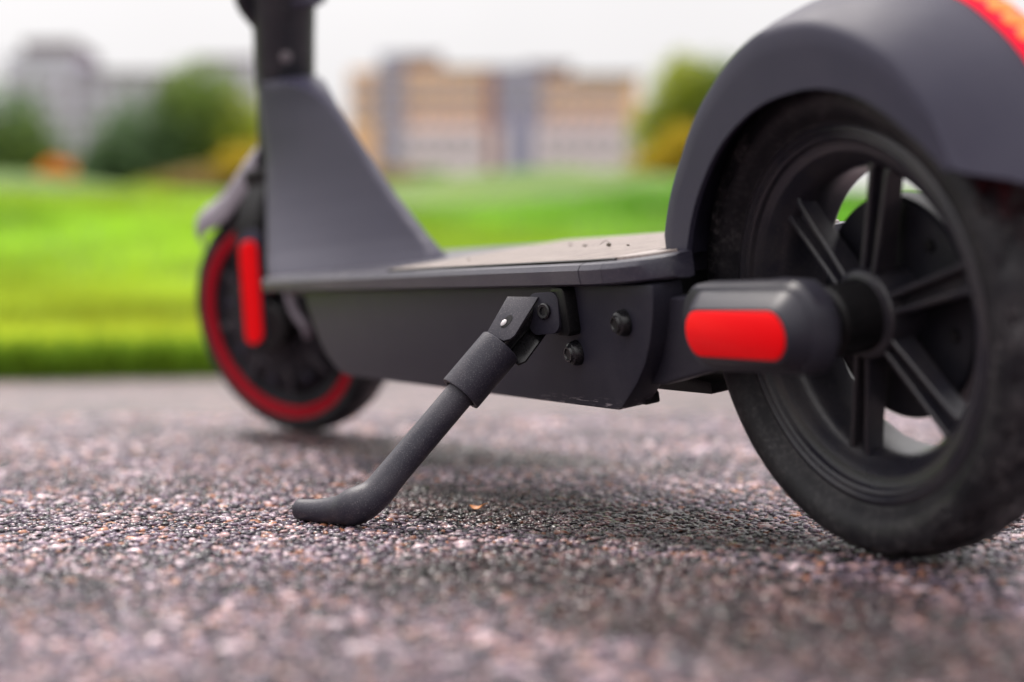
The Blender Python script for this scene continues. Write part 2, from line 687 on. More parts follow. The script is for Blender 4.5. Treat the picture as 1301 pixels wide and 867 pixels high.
# grass blades (nobody could count them)
nb = 150000
sv = rng.random(nb) ** 1.7 * 10.5
sv[:26000] = rng.random(26000) ** 1.3 * 0.5
yv = np.empty(nb)
for i0 in range(1):
    dep = (CAM.x - (EDGE_X - sv)) / 0.9
    yc = CAM.y + dep * 0.4318
    yv = yc + (rng.random(nb) - 0.5) * dep * 1.4
zv = np.array([lawn_z(s, y) for s, y in zip(sv, yv)])
hgt = (0.028 + 0.04 * rng.random(nb)) * (1 + sv * 0.05) * (1 + 0.5 * np.exp(-(sv / 0.12) ** 2))
wid = (0.0022 + 0.0018 * rng.random(nb)) * (1 + sv * 0.25)
aa = rng.random(nb) * 2 * PI
ln = rng.normal(0, 0.35, nb) * hgt
lm = rng.normal(0, 0.35, nb) * hgt
bx, by = np.cos(aa) * wid, np.sin(aa) * wid
px_, py_ = EDGE_X - sv - 0.005, yv
V = np.empty((nb, 5, 3))
V[:, 0] = np.stack([px_ - bx, py_ - by, zv - 0.006], 1)
V[:, 1] = np.stack([px_ + bx, py_ + by, zv - 0.006], 1)
V[:, 2] = np.stack([px_ + bx * 0.8 + ln * 0.4, py_ + by * 0.8 + lm * 0.4, zv + hgt * 0.55], 1)
V[:, 3] = np.stack([px_ - bx * 0.8 + ln * 0.4, py_ - by * 0.8 + lm * 0.4, zv + hgt * 0.55], 1)
V[:, 4] = np.stack([px_ + ln, py_ + lm, zv + hgt], 1)
base = np.arange(nb)[:, None] * 5
T = np.concatenate([base + np.array([[0, 1, 2]]), base + np.array([[0, 2, 3]]), base + np.array([[3, 2, 4]])], 0)
g = rng.random(nb)
pt = 0.5 + 0.5 * np.sin(yv * 0.8 + 1.0) * np.cos(sv * 0.5)
yl = np.clip(1.25 - (yv - 1.0) / 6.0, 0.25, 1.2)
tint = np.stack([0.14 + 0.42 * (yl - 0.25) * (0.5 + 0.5 * pt) + 0.06 * g, 0.34 + 0.20 * yl + 0.14 * g, 0.03 + 0.03 * g * yl], 1)
clump = 0.66 + 0.36 * np.sin(yv * 2.3 + 1.7 * np.sin(sv * 1.9)) * np.sin(sv * 2.6 + 0.8 * np.sin(yv * 3.1)) + 0.25 * rng.random(nb)
edge_shade = 1 - 0.50 * np.exp(-(sv / (0.10 + 0.07 * np.sin(yv * 7.0) * np.sin(yv * 2.7 + 1))) ** 2)  # shade along the lawn border, painted into the blade tint
tint = tint * np.clip(clump, 0.35, 1.2)[:, None] * np.stack([edge_shade ** 1.6, edge_shade, edge_shade], 1)
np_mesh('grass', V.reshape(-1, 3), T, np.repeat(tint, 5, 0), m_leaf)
tag(bpy.data.objects['grass'], kind='stuff')


# ------------------------------------------------------------------ stone chips standing proud of the asphalt
def ico():
    t = (1 + 5 ** 0.5) / 2
    v = np.array([(-1, t, 0), (1, t, 0), (-1, -t, 0), (1, -t, 0), (0, -1, t), (0, 1, t), (0, -1, -t), (0, 1, -t),
                  (t, 0, -1), (t, 0, 1), (-t, 0, -1), (-t, 0, 1)], float)
    v /= np.linalg.norm(v[0])
    f = np.array([(0, 11, 5), (0, 5, 1), (0, 1, 7), (0, 7, 10), (0, 10, 11), (1, 5, 9), (5, 11, 4), (11, 10, 2), (10, 7, 6), (7, 1, 8),
                  (3, 9, 4), (3, 4, 2), (3, 2, 6), (3, 6, 8), (3, 8, 9), (4, 9, 5), (2, 4, 11), (6, 2, 10), (8, 6, 7), (9, 8, 1)])
    return v, f


iv, ifc = ico()
pts = []
d = 0.40
while d < 2.05:
    sp = 0.0047 if d < 1.15 else 0.0047 + (d - 1.15) * 0.0040
    hw = 0.44 * d + 0.22
    xs = np.arange(-hw, hw, sp)
    pts.append(np.stack([np.full(len(xs), d), xs, np.full(len(xs), sp)], 1))
    d += sp * 0.9
pts = np.concatenate(pts)
pts[:, 0] += rng.normal(0, 0.45, len(pts)) * pts[:, 2]
pts[:, 1] += rng.normal(0, 0.45, len(pts)) * pts[:, 2]
ns = len(pts)
sz = pts[:, 2] * (0.24 + 0.52 * rng.random(ns) ** 1.3)
big_ = rng.random(ns) < 0.06
sz[big_] *= 1.7
wx = CAM.x + flat.x * pts[:, 0] + flat_r.x * pts[:, 1]
wy = CAM.y + flat.y * pts[:, 0] + flat_r.y * pts[:, 1]
asp = 0.75 + 0.6 * rng.random(ns)
flt = 0.34 + 0.26 * rng.random(ns)
aa = rng.random(ns) * 2 * PI
jit = 1 + rng.normal(0, 0.17, (ns, 12, 1))
P = iv[None] * jit
P = P * np.stack([sz * asp, sz / asp, sz * flt], 1)[:, None, :]
ca, sa = np.cos(aa)[:, None], np.sin(aa)[:, None]
tl = rng.normal(0, 0.15, ns)[:, None]
x_, y_, z_ = P[..., 0], P[..., 1], P[..., 2]
x_, z_ = x_ * np.cos(tl) - z_ * np.sin(tl), x_ * np.sin(tl) + z_ * np.cos(tl)
zc = (-0.0012 + 0.0002 - 0.55 * sz * flt + rng.normal(0, 0.00045, ns) + 0.0004)[:, None]
P = np.stack([x_ * ca - y_ * sa + wx[:, None], x_ * sa + y_ * ca + wy[:, None], z_ + zc], 2)
P[..., 2] = np.where(P[..., 2] > 0.0004, 0.0004 + (P[..., 2] - 0.0004) * 0.35, P[..., 2])
pal = np.array(PALETTE) * np.array([[0.97, 1.01, 1.08]])
pw = np.array([0.27, 0.19, 0.14, 0.11, 0.10, 0.06, 0.05, 0.13])
pw /= pw.sum()
ci = rng.choice(len(pal), ns, p=pw)
lt_ = big_ & (rng.random(ns) < 0.6)
ci[lt_] = rng.choice([3, 4, 5, 6], lt_.sum(), p=[0.25, 0.3, 0.3, 0.15])
tint = pal[ci] * (0.8 + 0.45 * rng.random((ns, 1)))
T = (np.arange(ns)[:, None, None] * 12 + ifc[None]).reshape(-1, 3)
np_mesh('gravel', P.reshape(-1, 3), T, np.repeat(tint, 12, 0), m_chips)
tag(bpy.data.objects['gravel'], kind='stuff')

# ------------------------------------------------------------------ the scooter
BODY = Matrix(((0.999932, 0.0, 0.011645, -0.001479),
               (0.001925, 0.986248, -0.16526, 0.020988),
               (-0.011485, 0.165272, 0.986181, 0.000339),
               (0, 0, 0, 1)))
scooter = bpy.data.objects.new('electric_scooter', None)
COL.objects.link(scooter)
scooter.matrix_world = BODY
tag(scooter, 'dark grey electric scooter with red reflectors leaning on its kickstand on the asphalt', 'scooter')
INV = BODY.inverted()
AX = 0.127           # wheel radius


def part(name, bm, mat, parent=scooter, bevel=0.0, seg=2, angle=32.0):
    return obj(name, bm, mat, parent, bevel, seg, angle)


# --- deck: x runs to the rear, y to the far side, z up
def deck_ring(x, w, zt, zb):
    return [(x, -w + 0.0055, zt + 0.0005), (x, -w + 0.002, zt - 0.0006), (x, -w, zt - 0.0035), (x, -w + 0.0005, zb + 0.0015), (x, -w + 0.003, zb),
            (x, -w + 0.016, zb - 0.001), (x, w - 0.016, zb - 0.001), (x, w - 0.003, zb), (x, w - 0.0005, zb + 0.0015), (x, w, zt - 0.0035),
            (x, w - 0.002, zt - 0.0006), (x, w - 0.0055, zt + 0.0005)]


bm = bmesh.new()
rings = []
for x, w_ in ((-0.806, 0.060), (-0.8045, 0.070), (-0.800, 0.0775), (-0.792, 0.0825), (-0.780, 0.084), (-0.5, 0.084), (-0.1585, 0.084)):
    rings.append(deck_ring(x, w_, 0.1675, 0.1545))
add_loft(bm, rings)
part('deck', bm, m_edge)
bm = bmesh.new()
add_loft(bm, [deck_ring(x, w_, 0.1675 + dz, 0.1545 + dz) for x, w_, dz in ((-0.1575, 0.084, 0), (-0.146, 0.0836, 0), (-0.134, 0.0825, 0.0001))])
cap_o = part('deck_end_cap', bm, m_edge)
for sg in (-1, 1):          # horns either side of the wheel
    bm = bmesh.new()
    rings = []
    for x, w_, dz in ((-0.1336, 0.0825, 0.0001), (-0.120, 0.0802, 0.0002), (-0.107, 0.0765, 0.0005), (-0.099, 0.0722, 0.0006), (-0.094, 0.067, 0.0007), (-0.091, 0.061, 0.0007)):
        zt, zb, wi = 0.1675 + dz, 0.1545 + dz, 0.048
        rings.append([(x, sg * y, z) for y, z in ((wi, zt + 0.0005), (w_ - 0.0055, zt + 0.0005), (w_ - 0.002, zt - 0.0006), (w_, zt - 0.0035), (w_ - 0.0005, zb + 0.0015), (w_ - 0.003, zb), (wi + 0.003, zb - 0.001), (wi, zb))])
    add_loft(bm, rings)
    part('horn', bm, m_edge, cap_o)
# mat with lengthwise ridges
bm = bmesh.new()
prof = []
ny = 46
for k in range(ny):
    y0 = -0.0790 + 0.158 * k / ny
    dy = 0.158 / ny
    prof += [(y0 + dy * 0.10, 0.1697), (y0 + dy * 0.55, 0.1697), (y0 + dy * 0.65, 0.1689), (y0 + dy * 1.0, 0.1689)]
prof = [(-0.0790, 0.1672)] + prof + [(0.0790, 0.1689), (0.0790, 0.1672)]
for xa, xb in ((-0.475, -0.128),):
    add_loft(bm, [[(x, y * q, z) for y, z in prof] for x, q in ((xa, 0.97), (-0.16, 0.97), (xb, 0.94))])
mat_o = part('deck_mat', bm, m_mat, angle=20)
# dark rubber lip along the rim of the mat
bm = bmesh.new()
add_loft(bm, [[(x, y_ - dy, 0.1676), (x, y_ - dy - 0.0012, 0.1676), (x, y_ - dy - 0.0012, 0.1691), (x, y_ - dy, 0.1694)] for x, y_, dy in ((-0.475, -0.0768, 0), (-0.16, -0.0768, 0), (-0.128, -0.0744, 0))])
part('mat_lip', bm, m_black, mat_o)
for sg in (-1, 1):
    bm = bmesh.new()
    add_prism(bm, [(-0.1302, sg * 0.0742), (-0.118, sg * 0.0718), (-0.109, sg * 0.0672), (-0.104, sg * 0.0600), (-0.104, sg * 0.0486), (-0.1302, sg * 0.0486)], 0.1672, 0.1699, axis='Z')
    part('mat_tail', bm, m_mat, mat_o, bevel=0.0005)
bm = bmesh.new()
add_prism(bm, [(-0.1318, -0.0740), (-0.1284, -0.0735), (-0.1284, 0.0735), (-0.1318, 0.0740)], 0.1672, 0.16985, axis='Z')
part('mat_end_bar', bm, m_mat, mat_o)

# --- battery case
outl = [(-0.098, 0.1535), (-0.0985, 0.146), (-0.102, 0.136), (-0.1075, 0.1235), (-0.117, 0.109), (-0.130, 0.0965), (-0.143, 0.0872), (-0.151, 0.0815),
        (-0.158, 0.0795), (-0.30, 0.0795), (-0.50, 0.0795), (-0.620, 0.0795), (-0.636, 0.0815), (-0.652, 0.0865), (-0.668, 0.0955), (-0.681, 0.108), (-0.692, 0.1225), (-0.700, 0.138), (-0.705, 0.1535)]
bm = bmesh.new()
add_prism(bm, outl, -0.072, -0.052)
add_prism(bm, [(x, max(z, 0.0975)) for x, z in outl if z > 0.097], 0.052, 0.072)
add_prism(bm, [(-0.1426, 0.1531), (-0.1426, 0.1075), (-0.150, 0.0985), (-0.40, 0.0975), (-0.45, 0.0801), (-0.620, 0.0801)] + [(x, z + 0.0006) for x, z in outl[12:-1]] + [(-0.7045, 0.1529)], -0.0535, 0.0535)
batt = part('battery_case', bm, m_batt, bevel=0.0018)
bm = bmesh.new()
add_prism(bm, rrect(-0.640, -0.455, -0.060, 0.060, 0.01, 3), 0.0782, 0.0800, axis='Z')
part('belly_plate', bm, m_dark, bevel=0.0005)
for x0, x1, y0, y1 in ((-0.200, -0.1490, -0.0560, -0.0470), (-0.240, -0.1360, -0.0190, 0.002)):
    bm = bmesh.new()
    add_prism(bm, [(x0, 0.0800), (x1 - 0.002, 0.0800), (x1, 0.0808), (x1, 0.0862), (x1 - 0.001, 0.0872), (x0, 0.0990)], y0, y1)
    part('rear_tab', bm, m_black, batt, bevel=0.0006)
# lower rear bracket between the fork arms
bm = bmesh.new()
add_prism(bm, [(-0.155, 0.1000), (-0.08, 0.1040), (-0.07, 0.108), (-0.12, 0.118), (-0.16, 0.118)], 0.033, 0.050)
part('rear_bracket', bm, m_black, bevel=0.001)
bm = bmesh.new()
add_prism(bm, [(-0.134, 0.1535), (-0.134, 0.108), (-0.148, 0.1000), (-0.148, 0.1535)], -0.0515, 0.0515)
part('rear_bulkhead', bm, m_black, bevel=0.001)
# front web under the deck nose
bm = bmesh.new()
add_prism(bm, [(-0.798, 0.154), (-0.792, 0.1475), (-0.72, 0.1465), (-0.69, 0.1535)], -0.060, 0.060)
part('nose_web', bm, m_dark, bevel=0.002)


def bolt(x, z, y, r=0.0078, parent=scooter):
    bm = bmesh.new()
    add_lathe(bm, [(0.0002, -0.0062), (0.0030, -0.0062), (0.0030, -0.0062), (0.0048, -0.0060), (0.0066, -0.0048), (0.0077, -0.0022), (0.0079, 0.0), (0.0002, 0.0)], 32, (x, y, z), closed=False)
    b = part('bolt', bm, m_gloss, parent)
    bm = bmesh.new()        # hex socket
    hx = [(x + 0.0029 * math.cos(PI / 3 * k), z + 0.0029 * math.sin(PI / 3 * k)) for k in range(6)]
    add_prism(bm, hx, y - 0.00645, y - 0.0058)
    part('socket', bm, m_black, b)
    bm = bmesh.new()
    ring_prof = [(0.0031, -0.0060), (0.0036, -0.0071), (0.0046, -0.0071), (0.0052, -0.0058)]
    add_lathe(bm, ring_prof, 24, (x, y, z))
    part('collar', bm, m_gloss, b)
    return b


bolt(-0.1332, 0.1320, -0.0722)
bolt(-0.1960, 0.1128, -0.0722)

# --- kickstand
bm = bmesh.new()
add_prism(bm, rrect(-0.206, -0.1875, 0.1240, 0.1535, 0.004, 3), -0.0800, -0.0715)
kick_mount = part('kickstand_mount', bm, m_black, bevel=0.0015)
Tw = BODY @ Vector((-0.2215, -0.092, 0.1405))
Hw = Vector((-0.2325, -0.1935, 0.0105))
dw = (Hw - Tw).normalized()
tl_ = INV @ Tw
hl_ = INV @ Hw
dl = (hl_ - tl_).normalized()
camb = INV @ CAM
vv = (camb - tl_).normalized()
vperp = (vv - dl * vv.dot(dl)).normalized()
pperp = dl.cross(vperp).normalized()
camr = INV.to_3x3() @ c_right
if pperp.dot(camr) < 0:
    pperp = -pperp
tl_ = tl_ + pperp * 0.0028
dl = (hl_ - tl_).normalized()
vperp = (vv - dl * vv.dot(dl)).normalized()
pperp = (camr - dl * camr.dot(dl)); pperp = (pperp - vperp * pperp.dot(vperp)).normalized()
th_ = R(30)
nrm = (vperp * math.cos(th_) - pperp * math.sin(th_)).normalized()      # faces up, out and to the left
tan_ = (pperp * math.cos(th_) + vperp * math.sin(th_)).normalized()
ROT = basis(tan_, dl, nrm).to_3x3()
LEN = (hl_ - tl_).length
kick_root = bpy.data.objects.new('kickstand', None)
COL.objects.link(kick_root)
kick_root.parent = scooter


def kp(t, a, b):
    """t metres down the leg, a across, b outward"""
    return tl_ + dl * t + tan_ * a + nrm * b


def kbox(bm, t0, t1, a0, a1, b0, b1):
    c = kp((t0 + t1) / 2, (a0 + a1) / 2, (b0 + b1) / 2)
    add_box(bm, c, (a1 - a0, t1 - t0, b1 - b0), ROT)


bm = bmesh.new()
# outer plate: wide at the hinge, rounded lower corner
ol = [(-0.0132, -0.0007), (0.0038, -0.0112), (0.0085, 0.0170), (0.0078, 0.0205), (0.0050, 0.0238), (-0.0075, 0.0262)]
va = [bm.verts.new(kp(t, a, 0.0085)) for a, t in ol]
vb = [bm.verts.new(kp(t, a, 0.0105)) for a, t in ol]
bm.faces.new(va)
bm.faces.new(vb[::-1])
for i in range(6):
    bm.faces.new((va[i], vb[i], vb[(i + 1) % 6], va[(i + 1) % 6]))
obj('outer_plate', bm, m_kick, kick_root, 0.0007)
bm = bmesh.new()
ol = [(-0.0085, 0.000), (0.0128, -0.0095), (0.0152, 0.0225), (0.0125, 0.0272), (-0.0068, 0.0262)]
va = [bm.verts.new(kp(t, a, -0.0105)) for a, t in ol]
vb = [bm.verts.new(kp(t, a, -0.0082)) for a, t in ol]
bm.faces.new(va)
bm.faces.new(vb[::-1])
for i in range(5):
    bm.faces.new((va[i], vb[i], vb[(i + 1) % 5], va[(i + 1) % 5]))
obj('inner_plate', bm, m_gloss, kick_root, 0.0007)
bm = bmesh.new()
kbox(bm, 0.006, 0.0262, -0.0078, -0.0060, -0.0084, 0.0086)
obj('web', bm, m_kick, kick_root, 0.0006)
bm = bmesh.new()
add_tube(bm, [kp(-0.006, -0.001, -0.001), kp(0.030, -0.001, -0.001)], 0.0066, 20)
obj('spring_rod', bm, m_gloss, kick_root)
# slot with a bright rivet
bm = bmesh.new()
ring = []
for k in range(16):
    a = 2 * PI * k / 16
    ring.append((0.0023 * math.cos(a) - 0.0018, 0.0050 * math.sin(a) + 0.0128))
va = [bm.verts.new(kp(t, a, 0.01035)) for a, t in ring]
vb = [bm.verts.new(kp(t, a, 0.0109)) for a, t in ring]
bm.faces.new(va)
bm.faces.new(vb[::-1])
for i in range(16):
    bm.faces.new((va[i], vb[i], vb[(i + 1) % 16], va[(i + 1) % 16]))
obj('slot', bm, m_black, kick_root)
M = Mat('bare_steel')
M.b.inputs['Base Color'].default_value = rgb(0.42, 0.39, 0.40)
M.b.inputs['Metallic'].default_value = 1.0
M.b.inputs['Roughness'].default_value = 0.45
m_steel = M.m
bm = bmesh.new()
va = []
rg = []
for zz, sc in ((0.0105, 1.0), (0.0114, 0.9), (0.0118, 0.5)):
    rg.append([kp(0.0146 + 0.0027 * sc * math.sin(2 * PI * k / 16), -0.0026 + 0.0016 * sc * math.cos(2 * PI * k / 16), zz) for k in range(16)])
add_loft(bm, rg)
obj('rivet', bm, m_steel, kick_root)
# hinge ear with its pin
ear_n = Vector((0.35, -0.93, 0.12)).normalized()
bm = bmesh.new()
ec = Vector((-0.2050, -0.0846, 0.1392))
ex = Vector((0, 0, 1)).cross(ear_n).normalized()
ez = ear_n.cross(ex).normalized()
prof = rrect(-0.0150, 0.0100, -0.0130, 0.0125, 0.0065, 6)
va = [bm.verts.new(ec + ex * a + ez * b - ear_n * 0.004) for a, b in prof]
vb = [bm.verts.new(ec + ex * a + ez * b) for a, b in prof]
bm.faces.new(va)
bm.faces.new(vb[::-1])
for i in range(len(prof)):
    bm.faces.new((va[i], vb[i], vb[(i + 1) % len(prof)], va[(i + 1) % len(prof)]))
obj('hinge_ear', bm, m_batt_plain, kick_root, 0.0005)
bm = bmesh.new()
rg = []
for r_, h_ in ((0.0050, 0.0), (0.0050, 0.0016), (0.0042, 0.0022), (0.0026, 0.0020), (0.0022, 0.0008)):
    rg.append([ec + ex * (r_ * math.cos(2 * PI * k / 24) - 0.0012) + ez * (r_ * math.sin(2 * PI * k / 24) + 0.001) + ear_n * h_ for k in range(24)])
add_loft(bm, rg)
obj('hinge_pin', bm, m_gloss, kick_root)


def ktube(rows, segs=40):
    bm = bmesh.new()
    add_loft(bm, [[kp(t, r_ * math.cos(2 * PI * k / segs), r_ * math.sin(2 * PI * k / segs)) for k in range(segs)] for t, r_ in rows])
    return bm


obj('sleeve', ktube([(0.0250, 0.0110), (0.0250, 0.0131), (0.0256, 0.0136), (0.0630, 0.0136), (0.0637, 0.0133), (0.0637, 0.0106), (0.058, 0.0104)]), m_kick, kick_root)
# leg rod with the bent foot, one continuous body
toe = INV @ Vector((-0.2790, -0.2180, 0.0062))
hub_w = Hw
path = [kp(0.050, 0, 0), kp(LEN * 0.62, 0, 0), kp(LEN * 0.82, 0, 0), kp(LEN * 0.93, 0, 0)]
h2 = INV @ (Hw + Vector((-0.003, -0.003, 0.0015)))
h3 = INV @ (Hw + Vector((-0.016, -0.0085, -0.0022)))
h4 = INV @ (Hw + Vector((-0.031, -0.0165, -0.0040)))
path += [h2, h3, h4, toe]
rad = [0.0091, 0.0091, 0.0092, 0.0099, 0.0113, 0.0092, 0.0074, 0.0064]
sp_ = spl([tuple(p) + (r_,) for p, r_ in zip(path, rad)], 7)
bm = bmesh.new()
pp = [q[:3] for q in sp_]
rr_ = [q[3] for q in sp_]
d_end = (Vector(pp[-1]) - Vector(pp[-2])).normalized()
pp.append(tuple(Vector(pp[-1]) + d_end * 0.0012))
rr_.append(rr_[-1] * 0.80)
pp.append(tuple(Vector(pp[-1]) + d_end * 0.0004))
rr_.append(rr_[-1] * 0.45)
add_tube(bm, pp, rr_, 36)
for v_ in bm.verts:          # the sole is flat where it stands on the asphalt
    wp = BODY @ v_.co
    if wp.z < 0.0002:
        wp.z = 0.0002 + (wp.z - 0.0002) * 0.06
        v_.co = INV @ wp
obj('leg', bm, m_kick, kick_root, angle=60)

# --- rear wheel
WC = Vector((0, 0, AX))
TY = [(0.0905, -0.0135), (0.0930, -0.0165), (0.0948, -0.0180), (0.0966, -0.0178), (0.0980, -0.0168), (0.0996, -0.0178), (0.1020, -0.0208), (0.1060, -0.0240),
      (0.1105, -0.0256), (0.1150, -0.0255), (0.1190, -0.0238), (0.1215, -0.0215), (0.1235, -0.0180), (0.1250, -0.0135), (0.1262, -0.0070), (0.1267, -0.0015)]
TYF = TY + [(r_, -y_) for r_, y_ in TY[::-1]] + [(0.088, 0.011), (0.088, -0.011)]


def tyre_fn(r_, y_, k, q):
    if r_ > 0.1205 and q < 32:
        ph = (k + int(abs(y_) * 420)) % 8
        if abs(y_) < 0.002:
            return r_ - 0.0016, y_
        if ph in (0, 1) and abs(y_) > 0.004:
            return r_ - 0.0032, y_ * 0.98
    return r_, y_


def wheel_root(name, parent, loc, rot=None):
    e = bpy.data.objects.new(name, None)
    COL.objects.link(e)
    e.parent = parent
    e.matrix_local = Matrix.Translation(loc) @ (rot.to_4x4() if rot else Matrix.Identity(4))
    return e


rw = wheel_root('rear_wheel', scooter, WC)
bm = bmesh.new()
add_lathe(bm, TYF, 224, fn=tyre_fn)
tyre_me = obj('tyre', bm, m_tyre, rw, angle=38)
tyre_me.data.materials.append(m_tread)
tyre_me.data.materials.append(m_wheel)
for f_ in tyre_me.data.polygons:
    c_ = f_.center
    if math.hypot(c_.x, c_.z) > 0.1195:
        f_.material_index = 1
    elif math.hypot(c_.x, c_.z) < 0.0975:
        f_.material_index = 2
# raised sidewall marks
bm = bmesh.new()
for k in range(64):
    a = R(120 + 90 * k / 64) if k < 40 else R(300 + 60 * (k - 40) / 24)
    if k % 9 in (7, 8):
        continue
    for dr in (0.0,):
        rot = Matrix.Rotation(-a, 3, 'Y')
        c = Vector((0.1118 * math.cos(a), -0.0256, 0.1118 * math.sin(a)))
        add_box(bm, c, (0.0060, 0.0018, 0.0015 + 0.0009 * (k % 3)), rot)
o = obj('sidewall_mark', bm, m_tread, rw)
o['kind'] = 'stuff'
# rim
RM = [(0.0930, -0.0162), (0.0915, -0.0166), (0.0900, -0.0158), (0.0890, -0.0132), (0.0868, -0.0122), (0.0838, -0.0116), (0.0815, -0.0098), (0.0775, -0.0060), (0.0748, -0.0020), (0.0735, 0.0040),
      (0.0737, 0.0140), (0.0750, 0.0260), (0.0790, 0.0310), (0.0880, 0.0320), (0.0932, 0.0240), (0.0934, 0.0120), (0.0890, 0.0060), (0.0890, -0.0060), (0.0934, -0.0120)]
bm = bmesh.new()
add_lathe(bm, RM, 144)
rim = obj('rim', bm, m_wheel, rw, angle=25)
# six spokes, each a pair of ribs over a web
for k in range(6):
    a = R(13 + 60 * k)
    ca_, sa_ = math.cos(a), math.sin(a)

    def sp3(r_, t_, y_):
        return (r_ * ca_ - t_ * sa_, y_, r_ * sa_ + t_ * ca_)
    bm = bmesh.new()
    for sgn in (-1, 1):
        rings = []
        for r_, off, wd, yf, yb in ((0.016, 0.0040, 0.0032, -0.0095, 0.005), (0.034, 0.0046, 0.0031, -0.0082, 0.0045), (0.060, 0.0054, 0.0031, -0.0070, 0.004), (0.0735, 0.0060, 0.0034, -0.0064, 0.004), (0.0785, 0.0068, 0.0046, -0.0056, 0.004)):
            o_ = sgn * off
            rings.append([sp3(r_, o_ - wd / 2, yb), sp3(r_, o_ - wd / 2, yf + 0.0008), sp3(r_, o_ - wd / 2 + 0.0008, yf), sp3(r_, o_ + wd / 2 - 0.0008, yf), sp3(r_, o_ + wd / 2, yf + 0.0008), sp3(r_, o_ + wd / 2, yb)])
        add_loft(bm, rings)
    add_loft(bm, [[sp3(r_, -wd, 0.0035), sp3(r_, -wd, -0.0005), sp3(r_, wd, -0.0005), sp3(r_, wd, 0.0035)] for r_, wd in ((0.016, 0.0035), (0.0775, 0.006))])
    obj('spoke', bm, m_wheel, rw)
bm = bmesh.new()
add_lathe(bm, [(0.0225, -0.0100), (0.0235, -0.0085), (0.0235, 0.012), (0.006, 0.012), (0.006, -0.0112), (0.019, -0.0112)], 64)
obj('hub', bm, m_wheel, rw)
bm = bmesh.new()
add_lathe(bm, [(0.006, -0.034), (0.0165, -0.034), (0.0182, -0.032), (0.0188, -0.011), (0.006, -0.010)], 48)
obj('bearing_cap', bm, m_black, rw)
bm = bmesh.new()
add_lathe(bm, [(0.0215, 0.012), (0.048, 0.0105), (0.0565, 0.0115), (0.0582, 0.014), (0.0582, 0.026), (0.048, 0.032), (0.006, 0.034), (0.006, 0.012)], 96)
drum = obj('brake_drum', bm, m_dark, rw)
for k in range(6):
    a = R(43 + 60 * k)
    bm = bmesh.new()
    add_lathe(bm, [(0.0002, -0.0022), (0.0028, -0.0020), (0.0034, -0.0008), (0.0034, 0.002)], 16, (0.046 * math.cos(a), 0.0108, 0.046 * math.sin(a)), closed=False)
    obj('drum_screw', bm, m_black, drum)
bm = bmesh.new()
add_tube(bm, [(0, -0.062, 0), (0, 0.062, 0)], 0.0058, 20)
obj('axle', bm, m_gloss, rw)
bm = bmesh.new()
add_lathe(bm, [(0.006, -0.0445), (0.0105, -0.0445), (0.0118, -0.0430), (0.0150, -0.0425), (0.0155, -0.0400), (0.0120, -0.0392), (0.0120, -0.0350), (0.006, -0.0345)], 36)
obj('washer_stack', bm, m_wheel, rw)


# --- rear fork arms with reflector housings
def fork_arm(sg):
    e = bpy.data.objects.new('rear_fork', None)
    COL.objects.link(e)
    e.parent = scooter
    bm = bmesh.new()
    ol = [(-0.150, 0.0925), (-0.118, 0.0945), (-0.098, 0.0985), (-0.070, 0.1035), (0.006, 0.1065), (0.020, 0.1105), (0.028, 0.119), (0.030, 0.131), (0.026, 0.143), (0.014, 0.151), (-0.010, 0.1525), (-0.055, 0.1490), (-0.075, 0.1452), (-0.105, 0.1445), (-0.150, 0.1445)]
    add_prism(bm, ol, sg * 0.045, sg * 0.061)
    obj('arm', bm, m_batt_plain, e, 0.0022, 3)
    bm = bmesh.new()
    rings = []
    for y_, x0, x1, z0, z1, r_ in ((0.058, -0.078, 0.0415, 0.1065, 0.1530, 0.0195), (0.066, -0.0775, 0.0410, 0.1070, 0.1528, 0.0195), (0.0695, -0.0745, 0.0395, 0.1082, 0.1512, 0.0190),
                                   (0.0705, -0.0665, 0.0388, 0.1100, 0.1492, 0.0180), (0.0730, -0.0640, 0.0385, 0.1110, 0.1485, 0.0180), (0.0800, -0.0560, 0.0360, 0.1150, 0.1432, 0.0138), (0.0815, -0.0545, 0.0345, 0.1160, 0.1420, 0.0130)):
        rings.append([(x, sg * y_, z) for x, z in rrect(x0, x1, z0, z1, r_, 8)])
    add_loft(bm, rings)
    obj('reflector_housing', bm, m_house, e, angle=24)
    bm = bmesh.new()
    rings = [[(x, sg * y_, z) for x, z in rrect(-0.0530 + q, 0.0330 - q, 0.1172 + q, 0.1408 - q, 0.0118 - q, 8)] for y_, q in ((0.0800, 0), (0.0822, 0), (0.0828, 0.0010))]
    add_loft(bm, rings)
    rf = obj('reflector', bm, m_refl, e)
    rf['label'] = 'red oblong reflector on the rear fork'
    return e


fork_arm(-1)
fork_arm(1)

# --- rear fender, an arch about the axle
TH = [157.5, 134.7, 113, 94, 77, 54.6, 42.4, 30.5]
RRD = [0.1315, 0.1310, 0.1375, 0.1468, 0.1500, 0.1508, 0.1476, 0.1400]
TI = [157.5, 152, 131, 106, 85, 72, 57.5, 44.7, 31]
RIN = [0.105, 0.105, 0.1058, 0.1096, 0.115, 0.1204, 0.1259, 0.1295, 0.1357]
TCR = [157.5, 115, 90, 70, 50, 30]
CRN = [0.004, 0.007, 0.013, 0.019, 0.024, 0.029]


def itp(x, xs, ys_):
    return float(np.interp(-x, [-q for q in xs], ys_))


def fender_point(t, q):
    """t 0..1 along the arch, q -1..1 across; returns local point and radius"""
    pass


